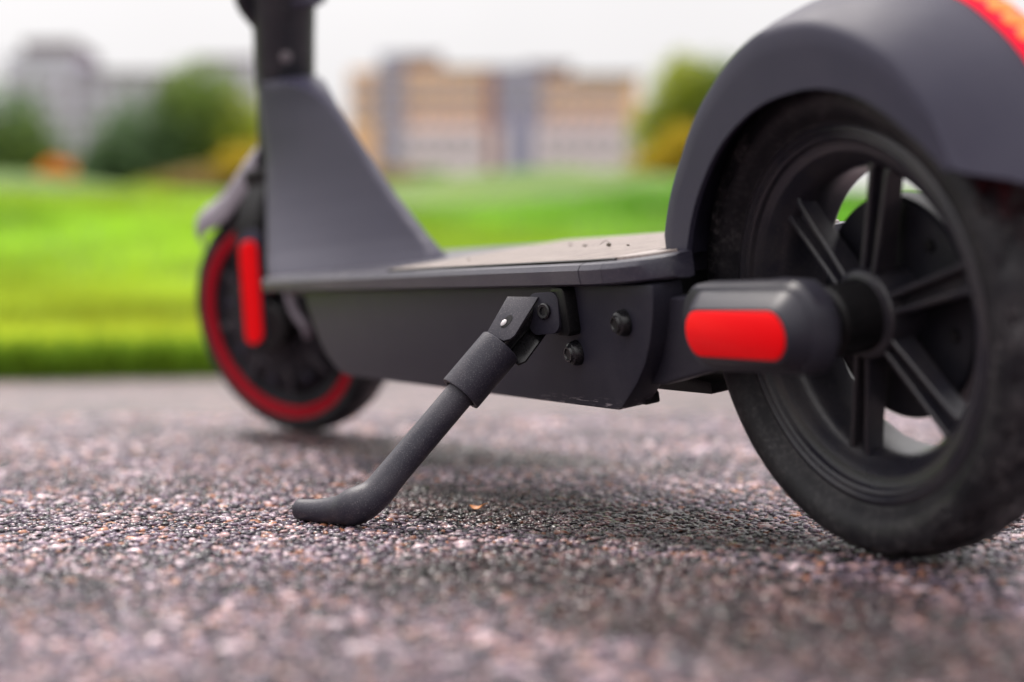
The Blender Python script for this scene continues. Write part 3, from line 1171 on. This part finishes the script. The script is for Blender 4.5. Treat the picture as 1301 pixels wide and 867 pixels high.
def fender_ring(t):
    pts_ = []
    cross = [(-1, 0.0), (-1, 0.25), (-1, 0.6), (-1, 0.9), (-0.97, 1.0), (-0.90, 1.12), (-0.72, 1.42), (-0.48, 1.72), (-0.24, 1.93)]
    cross = cross + [(0, 2.0)] + [(-a, b) for a, b in cross[::-1]]
    for a, b in cross:
        back = (1 - abs(a)) ** 0.8
        te = 30.5 - 17 * back
        tq = 157.5 + (te - 157.5) * t
        tr = max(30.5, tq)
        ri, rd, cr = itp(tr, TI, RIN), itp(tr, TH, RRD), itp(tr, TCR, CRN)
        if b <= 1.0:
            r_ = ri + (rd - ri) * b
            hw = 0.0478 - 0.0010 * b
            y_ = a * hw if abs(a) == 1 else a * 0.0468
        else:
            r_ = rd + cr * (b - 1.0)
            y_ = a * 0.0468
        x, z = r_ * math.cos(R(tq)), r_ * math.sin(R(tq))
        if t < 0.03:
            z = min(z, z)
        pts_.append((x, y_, AX + z))
    return pts_


bm = bmesh.new()
rings = [fender_ring(k / 56) for k in range(57)]
foot = [(x - 0.0005 + 0.001 * (z - 0.17), y, 0.1650) for x, y, z in rings[0]]
add_loft(bm, [foot] + rings, cap=False, closed=False)
fend = obj('rear_fender', bm, m_fender, scooter, angle=40)
md = fend.modifiers.new('thickness', 'SOLIDIFY')
md.thickness = 0.0032
md.offset = -1.0

# tail light on the crown of the fender


def crown(theta, dy, lift):
    r_ = itp(max(30.5, theta), TH, RRD) + itp(max(30.5, theta), TCR, CRN) + lift
    return (r_ * math.cos(R(theta)), dy, AX + r_ * math.sin(R(theta)))


YC = 0.0002
bm = bmesh.new()
rings = []
for k in range(25):
    th = 68 - 46 * k / 24
    s_ = 1.0 if 0 < k < 24 else 0.8
    rings.append([crown(th, YC + a * s_, l_) for a, l_ in ((-0.0085, -0.006), (-0.0085, 0.0006), (-0.0078, 0.0014), (-0.004, 0.0022), (0.004, 0.0022), (0.0078, 0.0014), (0.0085, 0.0006), (0.0085, -0.006))])
add_loft(bm, rings)
tail = obj('tail_light', bm, m_lens, scooter)
for k in range(12):
    th = 65 - 3.5 * k
    bm = bmesh.new()
    rg = []
    for s_, l_ in ((1.0, 0.0012), (0.95, 0.0024), (0.7, 0.0032), (0.3, 0.0035)):
        rg.append([crown(th + 1.85 * s_ * math.cos(2 * PI * q / 20), YC + 0.0002 + 0.0072 * s_ * math.sin(2 * PI * q / 20), l_) for q in range(20)])
    add_loft(bm, rg)
    obj('led', bm, m_led, tail)

# --- neck: flared moulding from the deck up to the steering collar
NK = [  # z, front x, front half width, rear x, rear half width
    (0.1660, -0.7990, 0.0790, -0.553, 0.016), (0.1685, -0.8005, 0.0785, -0.5535, 0.012), (0.176, -0.8138, 0.075, -0.562, 0.008), (0.188, -0.8336, 0.067, -0.580, 0.006), (0.205, -0.8538, 0.058, -0.606, 0.0065), (0.225, -0.8723, 0.049, -0.6344, 0.0055),
    (0.250, -0.888, 0.040, -0.668, 0.005), (0.280, -0.8947, 0.033, -0.703, 0.0045), (0.310, -0.8960, 0.0315, -0.7396, 0.0045), (0.330, -0.8950, 0.0305, -0.7660, 0.009), (0.345, -0.8930, 0.030, -0.798, 0.020), (0.3545, -0.8910, 0.0298, -0.832, 0.027)]


def neck_ring(z, xf, wf, xr, wr):
    half = []
    rf = min(wf, 0.022)
    for k in range(5):
        a = R(180 - 90 * k / 4)
        half.append((xf + rf + rf * math.cos(a), -(wf - rf) - rf * math.sin(a)))
    x0 = xf + rf
    for k in range(1, 10):
        t = k / 10
        half.append((x0 + (xr - wr - x0) * t, -(wf + (wr - wf) * (t ** 1.15))))
    for k in range(4):
        a = R(90 - 90 * k / 3)
        half.append((xr - wr + wr * math.cos(a), -wr * math.sin(a)))
    full = half + [(x, -y) for x, y in half[::-1][1:-1]]
    return [(x, y, z) for x, y in full]


zz = [q[0] for q in NK]
rows = []
for i in range(len(NK) - 1):
    for k in range(3):
        t = k / 3
        rows.append([NK[i][j] + (NK[i + 1][j] - NK[i][j]) * t for j in range(5)])
rows.append(list(NK[-1]))
arr = np.array(rows)
for _ in range(2):
    arr[1:-1, 1:] = 0.25 * arr[:-2, 1:] + 0.5 * arr[1:-1, 1:] + 0.25 * arr[2:, 1:]
bm = bmesh.new()
add_loft(bm, [neck_ring(*q) for q in arr])
part('neck', bm, m_frame, angle=38)

# --- steering collar
A0 = Vector((-0.8795, 0, 0.3520))
A1 = Vector((-0.8350, 0, 0.4440))
ad, au, av = frame_for(A1 - A0)
steer = bpy.data.objects.new('steering_collar', None)
COL.objects.link(steer)
steer.parent = scooter


def sring(t, r_, sx=1.0):
    p = A0 + (A1 - A0) * t
    return [p + au * (r_ * math.cos(2 * PI * k / 48)) + av * (r_ * sx * math.sin(2 * PI * k / 48)) for k in range(48)]


bm = bmesh.new()
add_loft(bm, [sring(t, r_) for t, r_ in ((-0.04, 0.0285), (0.0, 0.0300), (0.10, 0.0302), (0.115, 0.0292), (0.13, 0.0302), (0.5, 0.0304), (0.80, 0.0312), (0.95, 0.0325), (1.2, 0.0330))])
obj('collar_tube', bm, plastic('collar_paint', (0.014, 0.0155, 0.021), 0.40, 0.25, 1300.0, 0.3, 0.4), steer, angle=25)
# stem and bars above the collar
S0 = A0 + (A1 - A0) * 1.12
S1 = S0 + ad * 0.70
bm = bmesh.new()
add_tube(bm, [S0, S0 + ad * 0.03, S1], [0.0280, 0.0210, 0.0205], 32)
obj('stem', bm, m_frame, steer)
hb = Vector((-0.478212, 0.872999, 0.095841))
bm = bmesh.new()
add_tube(bm, spl([tuple(S1 - hb * 0.23 + ad * 0.02), tuple(S1 - hb * 0.10 + ad * 0.012), tuple(S1), tuple(S1 + hb * 0.10 + ad * 0.012), tuple(S1 + hb * 0.23 + ad * 0.02)], 5), 0.0115, 20)
obj('handlebar', bm, m_dark, steer)
for sg in (-1, 1):
    bm = bmesh.new()
    add_tube(bm, [S1 + hb * (sg * 0.125) + ad * 0.0135, S1 + hb * (sg * 0.235) + ad * 0.0203], 0.0165, 24)
    obj('grip', bm, m_black, steer)
# details on the side seen by the photographer
cs = camb - A0
cs = (cs - ad * cs.dot(ad)).normalized()
cside = ad.cross(cs).normalized()
if cside.dot(camr) < 0:
    cside = -cside


def disc(name, t, side, r_, h_, mat):
    p = A0 + (A1 - A0) * t
    off = math.sqrt(max(0.0, 0.0303 ** 2 - side ** 2))
    c = p + cside * side + cs * (off - 0.002)
    bm = bmesh.new()
    rg = []
    for rr2, hh in ((r_, 0.0), (r_, h_ + 0.0015), (r_ * 0.85, h_ + 0.002)):
        rg.append([c + cside * (rr2 * math.cos(2 * PI * k / 24)) + ad * (rr2 * math.sin(2 * PI * k / 24)) + cs * hh for k in range(24)])
    add_loft(bm, rg)
    return obj(name, bm, mat, steer)


disc('screw', 0.38, 0.0015, 0.0062, 0.0010, plastic('grey_screw', (0.16, 0.145, 0.16), 0.5))
disc('recess', 0.80, 0.0005, 0.0066, 0.0006, m_black)
# folding lever bulge to the left and hook to the right
bm = bmesh.new()
ctr = A0 + (A1 - A0) * 0.92
pth = [ctr - cside * 0.022 - ad * 0.030 + cs * 0.004, ctr - cside * 0.0285 - ad * 0.022 + cs * 0.004, ctr - cside * 0.0355 - ad * 0.012 + cs * 0.004, ctr - cside * 0.0385 + ad * 0.0 + cs * 0.004, ctr - cside * 0.036 + ad * 0.011 + cs * 0.004, ctr - cside * 0.036 + ad * 0.03 + cs * 0.004]
add_tube(bm, spl([tuple(q) for q in pth], 5), 0.0095, 20)
obj('folding_lever', bm, m_dark, steer)
bm = bmesh.new()
ctr = A0 + (A1 - A0) * 0.86
pth = [ctr + cside * 0.006 + cs * 0.027 + ad * 0.006, ctr + cside * 0.022 + cs * 0.020 + ad * 0.0035, ctr + cside * 0.034 + cs * 0.012 + ad * 0.0045, ctr + cside * 0.038 + cs * 0.010 + ad * 0.013]
add_tube(bm, spl([tuple(q) for q in pth], 5), [0.006] * 16, 16)
obj('latch_hook', bm, m_frame, steer)

# --- front wheel, turned to the left
FC = Vector((-0.974483, 0.0, 0.115651))
fx = Vector((0.878129, 0.477064, 0.036056))
fy = Vector((-0.478212, 0.872999, 0.095841))
fz = Vector((0.014245, -0.101403, 0.994743))
front = bpy.data.objects.new('front_wheel', None)
COL.objects.link(front)
front.parent = scooter
FM = basis(fx, fy, fz)
FM.translation = FC
front.matrix_local = FM
tm = tyre_me.copy()
COL.objects.link(tm)
tm.parent = front
bm = bmesh.new()
add_lathe(bm, [(0.0945, -0.0185), (0.0950, -0.0226), (0.0965, -0.0240), (0.1035, -0.0250), (0.1062, -0.0250), (0.1068, -0.0235), (0.1068, -0.018), (0.0945, -0.015)], 128)
o = obj('rim_stripe', bm, m_redring, front)
o['label'] = 'bright red ring round the front rim'
bm = bmesh.new()
add_lathe(bm, [(0.0945, -0.0180), (0.0925, -0.0215), (0.0900, -0.0205), (0.0880, -0.0165), (0.0820, -0.0150), (0.0760, -0.0170), (0.070, -0.0225), (0.060, -0.0262), (0.040, -0.0290), (0.034, -0.0330), (0.018, -0.0345), (0.006, -0.035),
               (0.006, 0.035), (0.034, 0.033), (0.060, 0.026), (0.085, 0.016), (0.0945, 0.018)], 128)
hubm = obj('motor_hub', bm, m_dark, front, angle=22)
for k in range(8):
    a = R(20 + 45 * k)
    bm = bmesh.new()
    add_lathe(bm, [(0.0002, -0.0030), (0.0034, -0.0028), (0.0042, -0.0014), (0.0042, 0.002)], 16, (0.0665 * math.cos(a), -0.0248, 0.0665 * math.sin(a)), closed=False)
    obj('hub_screw', bm, m_frame, hubm)
# spoke-like ribs cast into the hub cover
for k in range(8):
    a = R(42 + 45 * k)
    bm = bmesh.new()
    rot = Matrix.Rotation(-a, 3, 'Y')
    add_box(bm, (0.062 * math.cos(a), -0.0245, 0.062 * math.sin(a)), (0.040, 0.006, 0.0065), rot)
    obj('hub_rib', bm, m_wheel, hubm, 0.0012)

# fork, cover discs, reflectors
ffork = bpy.data.objects.new('front_fork', None)
COL.objects.link(ffork)
ffork.parent = scooter
ffork.matrix_local = FM
for sg in (-1, 1):
    bm = bmesh.new()
    rings = []
    for z, xc, hx_, y0, y1 in ((-0.024, -0.004, 0.016, 0.040, 0.053), (-0.012, -0.002, 0.022, 0.039, 0.056), (0.03, 0.004, 0.0215, 0.038, 0.0565), (0.08, 0.013, 0.021, 0.037, 0.056), (0.105, 0.018, 0.020, 0.034, 0.053), (0.128, 0.023, 0.019, 0.026, 0.044), (0.145, 0.028, 0.018, 0.012, 0.030)):
        rings.append([(xc + x, sg * (y0 + (y + 1) / 2 * (y1 - y0)), z) for x, y in [(hx_ * a, b) for a, b in ((1, -1), (1, 0.5), (0.8, 1), (-0.8, 1), (-1, 0.5), (-1, -1))]])
    add_loft(bm, rings)
    obj('fork_leg', bm, m_black, ffork, angle=35)
    bm = bmesh.new()
    prof = [(0.0002, sg * 0.0560), (0.0215, sg * 0.0560), (0.0245, sg * 0.0535), (0.025, sg * 0.038), (0.0002, sg * 0.038)]
    add_lathe(bm, prof, 48, (0.016, 0, 0.002), closed=False)
    obj('axle_cover', bm, m_black, ffork)
    bm = bmesh.new()
    rings = []
    for q, y_ in ((0.0, 0.0555), (0.0, 0.0600), (0.0012, 0.0612)):
        ring = []
        for x, z in rrect(-0.0128 + q, 0.0128 - q, -0.0140 + q, 0.0930 - q, 0.0110 - q, 6):
            ring.append((x + (z - 0.040) * 0.26 + 0.0085, sg * y_, z))
        rings.append(ring)
    add_loft(bm, rings)
    o = obj('reflector', bm, m_refl, ffork)
    o['label'] = 'tall red reflector strip on the front fork'
    bm = bmesh.new()
    rings = []
    for q, y_ in ((-0.002, 0.050), (-0.002, 0.0575), (0.001, 0.0585)):
        ring = []
        for x, z in rrect(-0.0128 + q, 0.0128 - q, -0.0140 + q, 0.1010 - q, 0.0110 - q, 6):
            ring.append((x + (z - 0.040) * 0.26 + 0.0085, sg * y_, z))
        rings.append(ring)
    add_loft(bm, rings)
    obj('reflector_base', bm, m_frame, ffork)
bm = bmesh.new()
add_box(bm, (0.030, 0, 0.150), (0.042, 0.060, 0.024))
obj('fork_crown', bm, m_black, ffork, 0.004, 3)
bm = bmesh.new()
add_tube(bm, [(0.030, 0, 0.150), (0.062, 0, 0.245)], 0.020, 32)
obj('steerer_tube', bm, m_dark, ffork)
bm = bmesh.new()
add_tube(bm, spl([(0.060, -0.040, 0.060), (0.048, -0.046, 0.030), (0.050, -0.047, 0.010), (0.058, -0.046, -0.006), (0.052, -0.040, -0.016)], 6), 0.0046, 14)
obj('cable', bm, m_mud, ffork)
# front fender
ridge = spl([(0.030, 0.190), (0.0071, 0.1772), (-0.0132, 0.1636), (-0.0328, 0.1500), (-0.0546, 0.1402), (-0.0759, 0.1330), (-0.0840, 0.1210), (-0.0800, 0.1090)], 5)
bm = bmesh.new()
rings = []
for i, (x, z) in enumerate(ridge):
    t = i / (len(ridge) - 1)
    hw = 0.026 + 0.009 * math.sin(min(1, t * 1.4) * PI / 2)
    rin = 0.040 * (1 - 0.45 * t)
    nx, nz = x, z
    ln_ = math.hypot(x, z)
    nx, nz = x / ln_, z / ln_
    ring = []
    for a, b in ((-1.0, 1.0), (-1.0, 0.80), (-0.94, 0.50), (-0.76, 0.24), (-0.42, 0.05), (0, 0.0), (0.42, 0.05), (0.76, 0.24), (0.94, 0.50), (1.0, 0.80), (1.0, 1.0)):
        ring.append((x - nx * rin * b, a * hw, z - nz * rin * b))
    rings.append(ring)
add_loft(bm, rings, cap=False, closed=False)
ff = obj('front_fender', bm, m_mud, scooter, angle=50)
ff['label'] = 'light grey front mudguard'
ff.matrix_local = FM
md = ff.modifiers.new('thickness', 'SOLIDIFY')
md.thickness = 0.003
md.offset = -1.0

# ------------------------------------------------------------------ bits lying on the deck and the path
M = Mat('dry_leaf')
n1 = M.noise(300.0, 3.0)
rr = M.ramp(n1.outputs['Fac'], [(0.3, (0.42, 0.13, 0.03)), (0.7, (0.60, 0.24, 0.06))])
M.l(rr.outputs[0], M.b.inputs['Base Color'])
m_dry = M.m
M = Mat('seed_husk')
n1 = M.noise(500.0, 3.0)
rr = M.ramp(n1.outputs['Fac'], [(0.3, (0.03, 0.025, 0.02)), (0.7, (0.10, 0.075, 0.05))])
M.l(rr.outputs[0], M.b.inputs['Base Color'])
m_husk = M.m
bm = bmesh.new()
for r_, h_ in ((0, 0),):
    ring1 = [bm.verts.new((0.0062 * math.cos(a) * (1 + 0.25 * math.sin(3 * a)), 0.0034 * math.sin(a) * (1 + 0.2 * math.cos(2 * a)), 0.0016 + 0.0012 * math.cos(2 * a))) for a in np.linspace(0, 2 * PI, 15)[:-1]]
    cen = bm.verts.new((0, 0, 0.0012))
    for i in range(14):
        bm.faces.new((ring1[i], ring1[(i + 1) % 14], cen))
leaf = obj('leaf_scrap', bm, m_dry)
leaf.location = (-0.2767, -0.0988, 0.0006)
leaf.rotation_euler = (R(12), R(-8), 0.6)
md = leaf.modifiers.new('thickness', 'SOLIDIFY')
md.thickness = 0.0003
tag(leaf, 'tiny orange scrap of leaf lying on the asphalt right of the kickstand foot', 'leaf')


def on_deck(x, y, z=0.1698):
    return BODY @ Vector((x, y, z))


bm = bmesh.new()
bmesh.ops.create_icosphere(bm, subdivisions=2, radius=0.0017, matrix=Matrix.Diagonal((1.3, 0.9, 0.8, 1)))
for v_ in bm.verts:
    v_.co *= 1 + random.uniform(-0.12, 0.12)
tw = obj('seed_sprig', bm, m_husk)
bm = bmesh.new()
add_tube(bm, spl([(0.001, 0, 0.0005), (-0.004, 0.002, 0.0022), (-0.010, 0.003, 0.0030), (-0.017, 0.003, 0.0012)], 6), 0.0002, 6)
obj('stalk', bm, m_husk, tw)
tw.location = on_deck(-0.250, -0.010, 0.1712)
tag(tw, 'dark seed with a thin curved stalk on the deck mat near the rear fender', 'seed')
for k, (x, y, s_, lab) in enumerate(((-0.222, -0.012, 1.0, 'small brown crumb on the deck mat just behind the dark seed'),
                                     (-0.312, 0.006, 1.25, 'flat brown crumb on the deck mat ahead of the dark seed'),
                                     (-0.360, 0.020, 1.1, 'brown crumb on the far half of the deck mat, farthest crumb from the rear fender'),
                                     (-0.395, -0.045, 0.9, 'lone brown crumb on the near half of the deck mat beside the neck'))):
    bm = bmesh.new()
    bmesh.ops.create_icosphere(bm, subdivisions=1, radius=0.0010 * s_, matrix=Matrix.Diagonal((1.7, 1.2, 0.55, 1)))
    for v_ in bm.verts:
        v_.co *= 1 + random.uniform(-0.2, 0.2)
    cr_ = obj('crumb', bm, m_husk)
    cr_.location = on_deck(x, y, 0.1703)
    cr_.rotation_euler = (0, 0, k * 1.1)
    tag(cr_, lab, 'crumb', 'crumbs of dirt on the deck')


# ------------------------------------------------------------------ shrubs and tree beyond the bank
def leaf_cloud(n, blobs, size, cols, parent, name='crown', seedv=1):
    r_ = np.random.default_rng(seedv)
    wts = np.array([b[3] * b[4] * b[5] for b in blobs])
    idx = r_.choice(len(blobs), n, p=wts / wts.sum())
    B = np.array([b[:6] for b in blobs])[idx]
    u = r_.normal(size=(n, 3))
    u /= np.linalg.norm(u, axis=1)[:, None]
    rad_ = r_.random(n) ** 0.45
    c = B[:, :3] + u * B[:, 3:6] * (rad_ * (1 + 0.12 * r_.normal(size=n)))[:, None]
    c[:, 2] = np.maximum(c[:, 2], 0.03)
    a = r_.normal(size=(n, 3))
    a /= np.linalg.norm(a, axis=1)[:, None]
    b = np.cross(a, r_.normal(size=(n, 3)))
    b /= np.linalg.norm(b, axis=1)[:, None]
    s_ = (size * (0.6 + 0.8 * r_.random(n)))[:, None]
    Vv = np.stack([c - a * s_, c + b * s_ * 0.42, c + a * s_, c - b * s_ * 0.42], 1)
    F = np.arange(n)[:, None] * 4 + np.array([[0, 1, 2, 3]])
    ci_ = np.array([bl[6] for bl in blobs])[idx]
    t = np.array(cols)[ci_] * (0.65 + 0.7 * r_.random((n, 1)))
    return np_mesh(name, Vv.reshape(-1, 3), F, np.repeat(t, 4, 0), m_leaf, parent)


def ground_z(p):
    return lawn_z(EDGE_X - p.x, p.y)


def shrub(name, depth, side, blobs, cols, n, size, label, cat, group=None, stems=6, trunk=None, seedv=1, zs=1.0):
    blobs = [(b[0], b[1], b[2] * zs, b[3], b[4], b[5] * zs, b[6]) for b in blobs]
    p = far(depth, side)
    p.z = ground_z(p) - 0.05
    e = bpy.data.objects.new(name, None)
    COL.objects.link(e)
    e.location = p
    e.rotation_euler = (0, 0, math.atan2(flat_r.y, flat_r.x))
    tag(e, label, cat, group)
    leaf_cloud(n, blobs, size, cols, e, seedv=seedv)
    rr3 = random.Random(seedv)
    bm = bmesh.new()
    if trunk:
        h_, r0 = trunk
        add_tube(bm, spl([(0, 0, -0.2), (0.03, 0.02, h_ * 0.5), (-0.04, 0.0, h_), (0.0, 0.05, h_ * 1.5)], 4), [r0 * (1 - 0.06 * k) for k in range(13)], 12)
    for k in range(stems):
        b = blobs[k % len(blobs)]
        z0 = trunk[0] * rr3.uniform(0.5, 1.0) if trunk else 0
        tip = (b[0] + rr3.uniform(-.4, .4) * b[3], b[1] + rr3.uniform(-.4, .4) * b[4], b[2] + rr3.uniform(0, .5) * b[5])
        st = (rr3.uniform(-.1, .1), rr3.uniform(-.1, .1), z0 - 0.05)
        mid = tuple((st[j] + tip[j]) / 2 + rr3.uniform(-.1, .1) for j in range(3))
        r0 = trunk[1] * 0.45 if trunk else 0.03
        add_tube(bm, spl([st, mid, tip], 4), [r0 * (1 - 0.09 * q) for q in range(9)], 8)
    obj('trunk' if trunk else 'stem', bm, m_bark, e)
    return e


DG, MG, YG, OR, YO, TN = (0.115, 0.185, 0.085), (0.19, 0.27, 0.065), (0.34, 0.38, 0.045), (0.70, 0.24, 0.03), (0.46, 0.34, 0.03), (0.36, 0.26, 0.11)
CO = [DG, MG, YG, OR, YO, TN]
shrub('bush', 24, -8.0, [(0, 0, 0.45, 1.2, 0.8, 0.75, 0), (-0.9, 0.2, 0.75, 0.9, 0.7, 0.7, 0), (0.55, -0.2, 0.35, 0.7, 0.6, 0.55, 1), (-1.5, 0, 1.1, 0.9, 0.7, 0.6, 1), (0.95, 0, 0.22, 0.6, 0.5, 0.32, 0)], CO, 10000, 0.07,
      'dark green rounded bush at the left end of the lawn crest', 'bush', 'bushes along the lawn crest', seedv=3, zs=1.5)
shrub('bush', 25, -5.4, [(-0.3, 0, 0.5, 1.1, 0.8, 0.65, 0), (0.5, 0.1, 0.75, 0.8, 0.7, 0.75, 1), (1.1, 0, 0.55, 0.75, 0.6, 0.6, 2), (0.2, 0.1, 1.0, 0.55, 0.5, 0.5, 1), (-1.05, 0, 0.32, 0.6, 0.5, 0.36, 0)], CO, 11500, 0.07,
      'wide green bush turning yellow on its right side, left of the scooter neck', 'bush', 'bushes along the lawn crest', seedv=4, zs=1.48)
shrub('shrub', 23, -4.35, [(0, 0, 0.22, 0.9, 0.4, 0.26, 5), (0.5, 0, 0.40, 0.55, 0.4, 0.40, 4), (-0.8, 0, 0.15, 0.5, 0.3, 0.16, 2)], CO, 4000, 0.06,
      'low tan and yellow autumn shrub in front of the wide green bush', 'shrub', seedv=5)
shrub('shrub', 20, -5.80, [(0, 0, 0.22, 0.23, 0.2, 0.17, 3), (0, 0, 0.06, 0.22, 0.2, 0.10, 4)], CO, 1500, 0.05,
      'small bright orange shrub between the two green bushes', 'shrub', seedv=6)
shrub('tree', 32, 3.45, [(0.1, 0, 1.75, 0.75, 0.8, 0.70, 2), (-0.5, 0.1, 1.15, 0.60, 0.6, 0.55, 2), (0.7, 0, 1.6, 0.8, 0.7, 0.75, 1), (0.05, 0, 0.75, 0.85, 0.6, 0.55, 4), (0.8, 0, 0.8, 0.8, 0.7, 0.55, 2), (1.5, 0, 1.5, 0.9, 0.8, 0.9, 1), (0.3, 0.1, 0.4, 0.9, 0.7, 0.4, 2)], CO, 14000, 0.08,
      'green tree with yellow lower leaves between the ochre building and the rear fender', 'tree', stems=9, trunk=(0.9, 0.08), seedv=7, zs=1.25)
shrub('shrub', 30, -2.2, [(0, 0, 0.25, 0.7, 0.4, 0.3, 5), (0.6, 0, 0.22, 0.5, 0.4, 0.25, 1), (1.3, 0, 0.16, 0.6, 0.4, 0.2, 1)], CO, 3000, 0.06,
      'tan and green shrub at the left foot of the ochre building', 'shrub', seedv=8)


shrub('shrub', 27, 2.55, [(0, 0, 0.45, 0.55, 0.4, 0.45, 4), (0.45, 0.1, 0.75, 0.5, 0.4, 0.55, 4), (-0.45, 0, 0.25, 0.5, 0.4, 0.28, 2), (0.2, -0.1, 0.2, 0.8, 0.4, 0.22, 2), (1.0, 0, 0.5, 0.5, 0.4, 0.5, 2)], CO, 5000, 0.06,
      'yellow autumn shrub at the foot of the green tree', 'shrub', seedv=9)


# ------------------------------------------------------------------ buildings on the rise behind
def building(name, depth, side, label, zbase, yaw=0.0):
    e = bpy.data.objects.new(name, None)
    COL.objects.link(e)
    p = far(depth, side, zbase)
    e.location = p
    e.rotation_euler = (0, 0, math.atan2(flat_r.y, flat_r.x) + yaw)
    tag(e, label, 'building')
    return e


def bbox(e, name, mat, x0, x1, z0, z1, y0, y1, bevel=0.0):
    bm = bmesh.new()
    add_box(bm, ((x0 + x1) / 2, (y0 + y1) / 2, (z0 + z1) / 2), (x1 - x0, y1 - y0, z1 - z0))
    return obj(name, bm, mat, e, bevel)


win_me = {}


def window(e, x, z, w_, h_, y):
    key = (round(w_, 2), round(h_, 2))
    if key not in win_me:
        bm = bmesh.new()
        t = 0.12
        for a, b, c_, d_ in ((-w_ / 2, w_ / 2, h_ / 2 - t, h_ / 2), (-w_ / 2, w_ / 2, -h_ / 2, -h_ / 2 + t), (-w_ / 2, -w_ / 2 + t, -h_ / 2 + t, h_ / 2 - t), (w_ / 2 - t, w_ / 2, -h_ / 2 + t, h_ / 2 - t), (-t / 2, t / 2, -h_ / 2 + t, h_ / 2 - t)):
            add_box(bm, ((a + b) / 2, 0, (c_ + d_) / 2), (b - a, 0.16, d_ - c_))
        finish(bm)
        m1 = bpy.data.meshes.new('window')
        bm.to_mesh(m1)
        bm.free()
        m1.materials.append(m_white)
        bm = bmesh.new()
        add_box(bm, (0, 0.03, 0), (w_ - 0.02, 0.04, h_ - 0.02))
        finish(bm)
        m2 = bpy.data.meshes.new('pane')
        bm.to_mesh(m2)
        bm.free()
        m2.materials.append(m_glass)
        win_me[key] = (m1, m2)
    m1, m2 = win_me[key]
    f = bpy.data.objects.new('window', m1)
    COL.objects.link(f)
    f.parent = e
    f.location = (x, y, z)
    g_ = bpy.data.objects.new('pane', m2)
    COL.objects.link(g_)
    g_.parent = f
    return f


D1 = 165.0
k1 = D1 / 1993.0
cz = 0.1227 - 0.0


def bx_(px):
    return (px - 650.5) * k1


def bz_(py):
    return (404 - py) * k1


ob = building('apartment_building', D1, 0.0, 'ochre apartment building with blue grey stair bays and a white ground floor', 0.0)
Z0 = bz_(232)
bbox(ob, 'wall', m_ochre, bx_(445), bx_(484), Z0, bz_(86), 0, 14)
bbox(ob, 'stair_bay', m_bluegrey, bx_(484), bx_(514), Z0, bz_(68), -0.8, 13)
bbox(ob, 'wall', m_ochre, bx_(514), bx_(619), bz_(160), bz_(84), 0.0, 14)
bbox(ob, 'stair_bay', m_bluegrey, bx_(632), bx_(690), bz_(160), bz_(88), -0.6, 13)
bbox(ob, 'brick_pier', m_brickred, bx_(619), bx_(632), Z0, bz_(88), -0.3, 13)
bbox(ob, 'wall', m_ochre, bx_(690), bx_(812), bz_(160), bz_(97), 0.0, 14)
bbox(ob, 'ground_floor', m_white, bx_(514.5), bx_(618.5), Z0, bz_(160.3), -0.9, 12)
bbox(ob, 'ground_floor', m_white, bx_(632.5), bx_(812), Z0, bz_(160.3), -0.9, 12)
bbox(ob, 'penthouse', m_roof, bx_(496), bx_(560), bz_(83.7), bz_(62), 2, 10)
bbox(ob, 'penthouse', m_roof, bx_(668), bx_(728), bz_(87.7), bz_(75), 2, 10)
bbox(ob, 'roof', m_roof, bx_(562), bx_(666), bz_(86.5), bz_(83.5), -0.2, 1.9)
bbox(ob, 'roof', m_roof, bx_(730), bx_(815), bz_(97), bz_(93), -0.4, 14.2)
for zpx in (104, 124, 145):
    for xpx in (526, 543, 560, 577, 594, 610):
        window(ob, bx_(xpx), bz_(zpx), 0.95, 1.15, -0.07)
    for xpx in (702, 719, 736, 753, 770, 787):
        window(ob, bx_(xpx), bz_(zpx + 6), 0.95, 1.15, -0.07)
    window(ob, bx_(455), bz_(zpx), 0.95, 1.15, -0.07)
    window(ob, bx_(472), bz_(zpx), 0.95, 1.15, -0.07)
for zpx in (82, 103, 124, 146, 167, 188):
    window(ob, bx_(499), bz_(zpx), 1.5, 0.9, -0.87)
for zpx in (103, 124, 146):
    for xpx in (647, 675):
        window(ob, bx_(xpx), bz_(zpx), 1.4, 0.9, -0.67)
bbox(ob, 'stair_bay', m_bluegrey, bx_(645), bx_(679), Z0, bz_(160.6), -1.3, -0.85)
for zpx in (174, 194):
    for xpx in (526, 545, 564, 583, 602, 700, 719, 738, 757, 776, 795):
        window(ob, bx_(xpx), bz_(zpx), 0.95, 1.15, -0.97)

D1 = 210.0
k1 = D1 / 1993.0
oc = building('apartment_block', D1, 0.0, 'long pale grey apartment block with dark flat roofs at the left', 0.0)
Z0 = bz_(235)
bbox(oc, 'wall', m_lilac, bx_(8), bx_(98), Z0, bz_(66), 0, 15)
bbox(oc, 'wall', m_lilac, bx_(98.2), bx_(243), Z0, bz_(92), 0.6, 15)
bbox(oc, 'wall', m_lilac, bx_(243.2), bx_(330), Z0, bz_(80), 0, 15)
bbox(oc, 'roof', m_roof, bx_(28), bx_(96), bz_(65.7), bz_(47), 1, 13)
bbox(oc, 'roof', m_roof, bx_(98.5), bx_(242.5), bz_(91.7), bz_(87), 0.2, 15.2)
bbox(oc, 'roof', m_roof, bx_(246), bx_(326), bz_(79.7), bz_(69), 1, 13)
for r_ in range(6):
    for c_ in range(12):
        xpx = 20 + 26 * c_
        zpx = 104 + 22 * r_
        yy_ = 0.53 if 98 < xpx < 243 else -0.07
        window(oc, bx_(xpx), bz_(zpx), 1.3, 1.2, yy_)
